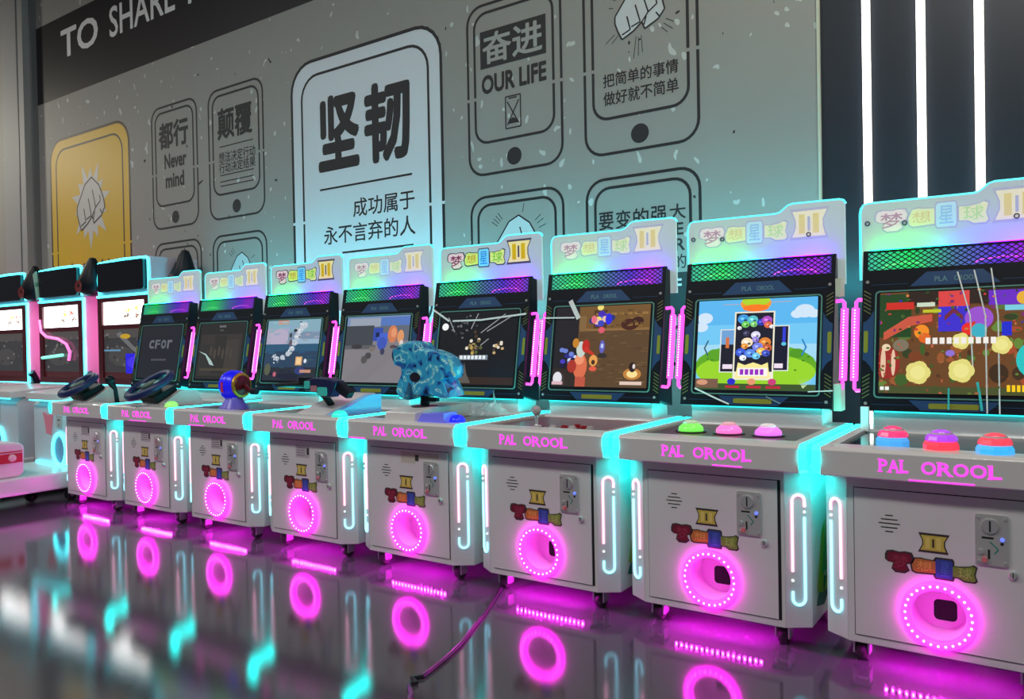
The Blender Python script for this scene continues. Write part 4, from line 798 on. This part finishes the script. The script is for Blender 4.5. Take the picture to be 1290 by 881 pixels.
# ------------------------------------------------------------------ racing machines behind the left end
PINKP = mat('pink_lit_panel', (.62, .50, .60), .35); PALE = mat('pale_blue_white', (.60, .64, .70), .3)
MARO = mat('maroon_bezel', lin(86, 24, 34), .35); VISOR = mat('dark_visor', lin(12, 12, 20), .12)
RCY = mat('added_cyan_led_bright', (.2, .5, .5), .4, em=(.05, .82, .95), es=4.5)
RPK = mat('added_pink_led', (.5, .2, .4), .4, em=(1, .10, .45), es=11.0)
def racer(x, k, label):
    t = thing('racing_machine', label, 'racing game', (x, .15, 0), 'seated racing machines at the left end')
    HY = .17 if k == 0 else .0
    H = .45                                            # front of the monitor tower behind the lower front
    part('platform', lambda b: b.box(-.32, .32, -.95, .10, .085, .185, WHITE), t, 'r_plat', bevel=.01)
    part('platform_light', lambda b: (b.box(-.29, .29, -.012, -.004, .188, .198, RCY)), t, 'r_platl')
    for sx in (-.26, .26):
        for y in (-.85, -.06, .55):
            c = part('caster', lambda b: (b.box(-.025, .025, -.025, .025, .075, .085, RUBBER), b.lathe((-.015, 0, .034), (1, 0, 0), [(.02, 0), (.034, .004), (.034, .026), (.02, .03)], RUBBER, 14), b.lathe((-.018, 0, .034), (1, 0, 0), [(.012, 0), (.012, .036)], CHROME, 12)), t, 'r_caster'); c.location = (sx, y, 0)
    lw = part('lower_cabinet', lambda b: b.ext(SIDE, [(0, .10), (.62, .10), (.62, .60), (.04, .60), (0, .56)], -.33, .30, PALE), t, 'r_low', bevel=.006)
    F = Fr((0, -.001, 0), (1, 0, 0), (0, 0, 1))
    part('ring_light', lambda b: b.tube([(.02 + .082 * math.cos(2 * PI * j / 32), -.006, .285 + .10 * math.sin(2 * PI * j / 32)) for j in range(32)], .013, RCY, 8, True), lw, 'r_ring', smooth=True)
    part('prize_door', lambda b: b.ext(F, ell(.02, .285, .07, .085), 0, .004, rgb(110, 150, 190)), lw, 'r_pd')
    part('cartoon_sticker', lambda b: b.ext(F, [(-.20, .52), (-.13, .50), (-.06, .515), (-.075, .44), (-.09, .37), (-.16, .38), (-.17, .44)], 0, .002, rgb(240, 130, 150)), lw, 'r_st')
    part('coin_panel', lambda b: (b.ext(F, rrect(-.02, .055, .42, .555, .006, 3), 0, .004, METAL), b.ext(F, ell(.017, .52, .017), .004, .009, CHROME), b.flat(F, rect(.0, .03, .47, .476), .0045, GAPB), b.flat(F, rect(.01, .016, .43, .45), .0045, GAPB)), lw, 'r_coin')
    part('side_badge', lambda b: b.ext(Fr((.301, 0, 0), (0, 1, 0), (0, 0, 1)), rect(.12, .40, .43, .54), 0, .003, rgb(130, 30, 36)), lw, 'r_sb')
    part('console', lambda b: b.ext(SIDE, [(-.05, .60), (.62, .60), (.62, .665), (.20, .665), (-.05, .645)], -.322, .322, WHITE), t, 'r_con', bevel=.006)
    part('tower', lambda b: b.ext(SIDE, [(H, .66), (.80, .66), (.80, 1.53), (H, 1.53)], -.335, .328, PINKP), t, 'r_tow', bevel=.006)
    f = Fr((0, H, 0), (1, 0, 0), (0, 0, 1))
    part('added_console_light', lambda b: b.box(-.30, .28, -.040, -.030, .592, .599, RCY), t, 'r_cl')  # unseen strip added to brighten the lower front
    bz = part('bezel', lambda b: b.ring(f, rect(-.322, .322, .672, 1.275), rect(-.268, .262, .715, 1.245), .0005, .014, MARO), t, 'r_bez')
    part('divider', lambda b: b.ext(f, rect(-.268, .262, 1.055, 1.085), .0005, .012, MARO), bz, 'r_div')
    def lowpic(b):
        L = [(rect(0, 1, 0, 1), (58, 58, 60)), (rect(0, 1, .0, .12), (70, 26, 30)), (ell(.4, .45, .3, .2), (72, 70, 70)), (rect(0, 1, .82, 1), (80, 76, 74))]; R = random.Random(k)
        for q in range(30): L.append((ell(R.random(), R.uniform(.2, .9), .03, .03, 6), R.choice([(48, 48, 50), (92, 92, 92), (66, 62, 60), (112, 110, 108)])))
        if k == 0: L += [(rect(.52, .96, .10, .50), (40, 30, 230)), (ell(.75, .32, .2, .12), (70, 50, 240)), ([(.3, .9), (.7, .55), (1, .45), (1, .5), (.72, .64), (.4, .95)], (110, 110, 112)), (ell(.52, .85, .12, .05), (200, 160, 40)), (rect(.0, .40, .55, .585), (100, 150, 180))]
        screen(b, L, .9, f, -.266, .260, .716, 1.055, .001)
    part('lower_screen', lowpic, bz)
    def uppic(b):
        L = [(rect(0, 1, 0, 1), (250, 250, 250))]; R = random.Random(k + 9)
        for cx, cy, c in ((.55, .35, (70, 60, 50)), (.60, .60, (160, 130, 60)), (.82, .35, (90, 70, 60)), (.80, .62, (220, 60, 50) if k else (180, 150, 70))):
            for q in range(5): L.append((ell(cx + R.gauss(0, .03), cy + R.gauss(0, .05), .03, .05, 8), c))
        screen(b, L, 5.0, f, -.266, .262, 1.087, 1.245, .001)
    part('upper_screen', uppic, bz)
    part('rim_light', lambda b: (b.box(.322, .338, H - .012, H + .004, .665, 1.29, RCY), b.box(-.335, .335, H - .012, H + .004, 1.278, 1.292, RCY), b.box(-.33, .33, H - .012, H + .004, .660, .670, RCY)), t, 'r_rim')
    vs = part('visor', lambda b: b.ext(f, rrect(-.285, .29, 1.315, 1.515, .02, 4), .0005, .03, VISOR), t, 'r_vis')
    part('visor_light', lambda b: b.tube([f(-.30, 1.30, .01), f(-.312, 1.40, .01), f(-.30, 1.52, .01), f(0, 1.53, .01), f(.30, 1.525, .01), f(.318, 1.50, .01), f(.318, 1.31, .01)], .008, RCY, 6), vs, 'r_visl')
    if k: part('visor_ornament', lambda b: (b.ext(f, [(-.35, 1.50), (-.30, 1.52), (-.28, 1.45), (-.27, 1.32), (-.30, 1.30), (-.32, 1.40)], .03, .04, rgb(150, 200, 185)), b.lathe(f(-.29, 1.42, .035), (0, -1, 0), [(.02, 0), (.018, .01)], rgb(90, 160, 140), 10)), vs, 'r_orn')
    sp = part('speaker_horn', lambda b: b.lathe((.425, H + HY, 1.335), (.16, 0, 1), [(.03, -.035), (.075, -.01), (.092, .03), (.088, .07), (.065, .13), (.040, .20), (.022, .235), (.004, .24)], BLACK, 18), t, 'r_horn%d' % (k > 0), smooth=True)
    part('speaker_cone', lambda b: b.lathe((.425, H + HY - .085, 1.365), (0, -1, 0), [(.045, 0), (.042, .006), (.02, .004)], mat('dark_red_cone', lin(120, 40, 40), .4), 16), sp, 'r_cone%d' % (k > 0))
    part('added_side_light', lambda b: b.box(-.342, -.336, H + .04, H + .08, .72, 1.40, RPK), t, 'r_sl2', label='added pink light bar')  # bar added in the gap to tint the neighbouring side panel pink
    part('handset', lambda b: b.tube([(.362, H + .04, .640), (.362, H + .04, .67), (.360, H + .02, .72), (.36, H + .0, .745)], [.022, .026, .024, .03], BLACK, 10), t, 'r_hs', smooth=True)
    if k == 1: part('neon_curve', lambda b: (b.tube([f(-.30, 1.15, .02), f(-.28, 1.06, .02), f(-.20, 1.02, .02), (-.02, H - .02, 1.00), f(.10, .96, .02), f(.15, .90, .02), f(.13, .84, .02)], .011, mat('pink_neon_curve', em=(1, .10, .50), es=1.4), 8), b.tube([f(-.27, .86, .02), f(.04, .88, .02)], .012, mat('mint_reflection', em=(.15, .85, .65), es=1.1), 8)), t, smooth=True)  # reflections in the screen, built as glowing tubes
    st = part('seat', lambda b: b.ext(SIDE, [(-.95, .185), (-.35, .185), (-.325, .21), (-.32, .36), (-.345, .385), (-.45, .392), (-.95, .40)], -.26, .27, mat('pink_white_seat', lin(222, 196, 206), .35)), t, 'r_seat', bevel=.012)
    part('seat_stripe', lambda b: (b.box(.2705, .273, -.95, -.335, .272, .325, rgb(190, 26, 30)), b.box(.2705, .2725, -.95, -.335, .332, .340, rgb(200, 60, 50)), b.box(-.25, .25, -.3225, -.3195, .272, .325, rgb(190, 26, 30))), st, 'r_stripe')
    part('seat_lamp', lambda b: b.lathe((.272, -.39, .300), (1, 0, 0), [(.022, 0), (.020, .008), (.008, .012)], rgb(235, 190, 195), 16), st, 'r_lamp', smooth=True)
    return t
racer(-4.975, 0, 'racing machine with red bezel directly behind the leftmost white arcade machine')
racer(-5.835, 1, 'racing machine with a pink curved reflection across its lower screen, middle of the three')
racer(-6.695, 2, 'racing machine cut off by the left edge of the photo')

# ------------------------------------------------------------------ loose things
cb = part('power_cable', lambda b: b.tube([(-1.62, .45, .006), (-1.55, .25, .006), (-1.48, .106, .006), (-1.43, .0, .006), (-1.385, -.10, .006), (-1.335, -.213, .006), (-1.29, -.33, .006), (-1.234, -.473, .006), (-1.205, -.58, .006), (-1.19, -.66, .006), (-1.182, -.705, .006), (-1.20, -.73, .006), (-1.17, -.745, .006), (-1.18, -.765, .006), (-1.14, -.80, .006), (-1.10, -.86, .006)], .006, mat('black_cable', (.012, .012, .014), .4), 8), smooth=True)
tag(cb, 'black power cable snaking out across the glossy floor between two machines', 'cable')
def bag(b):
    R = random.Random(6); n, m_ = 15, 9; vs = []
    for j in range(m_):
        for i in range(n):
            u, v = i / (n - 1) - .5, j / (m_ - 1) - .5; h = .055 * max(0, 1 - (2.0 * u) ** 2) * max(0, 1 - (2 * v) ** 2)
            vs.append((u * .17 + R.uniform(-.006, .006), v * .12 + R.uniform(-.006, .006), .003 + h * R.uniform(.5, 1.2) + (.06 if (i, j) == (9, 4) else 0)))
    b.add(vs, [(j * n + i, j * n + i + 1, (j + 1) * n + i + 1, (j + 1) * n + i) for j in range(m_ - 1) for i in range(n - 1)], mat('clear_plastic', (.80, .88, .88), .15, alpha=.38))
pb = part('plastic_bag', bag); pb.location = (-3 * .62 + .158, .345, .612)
tag(pb, 'crumpled clear plastic bag on the console right of the blue water gun', 'plastic bag')
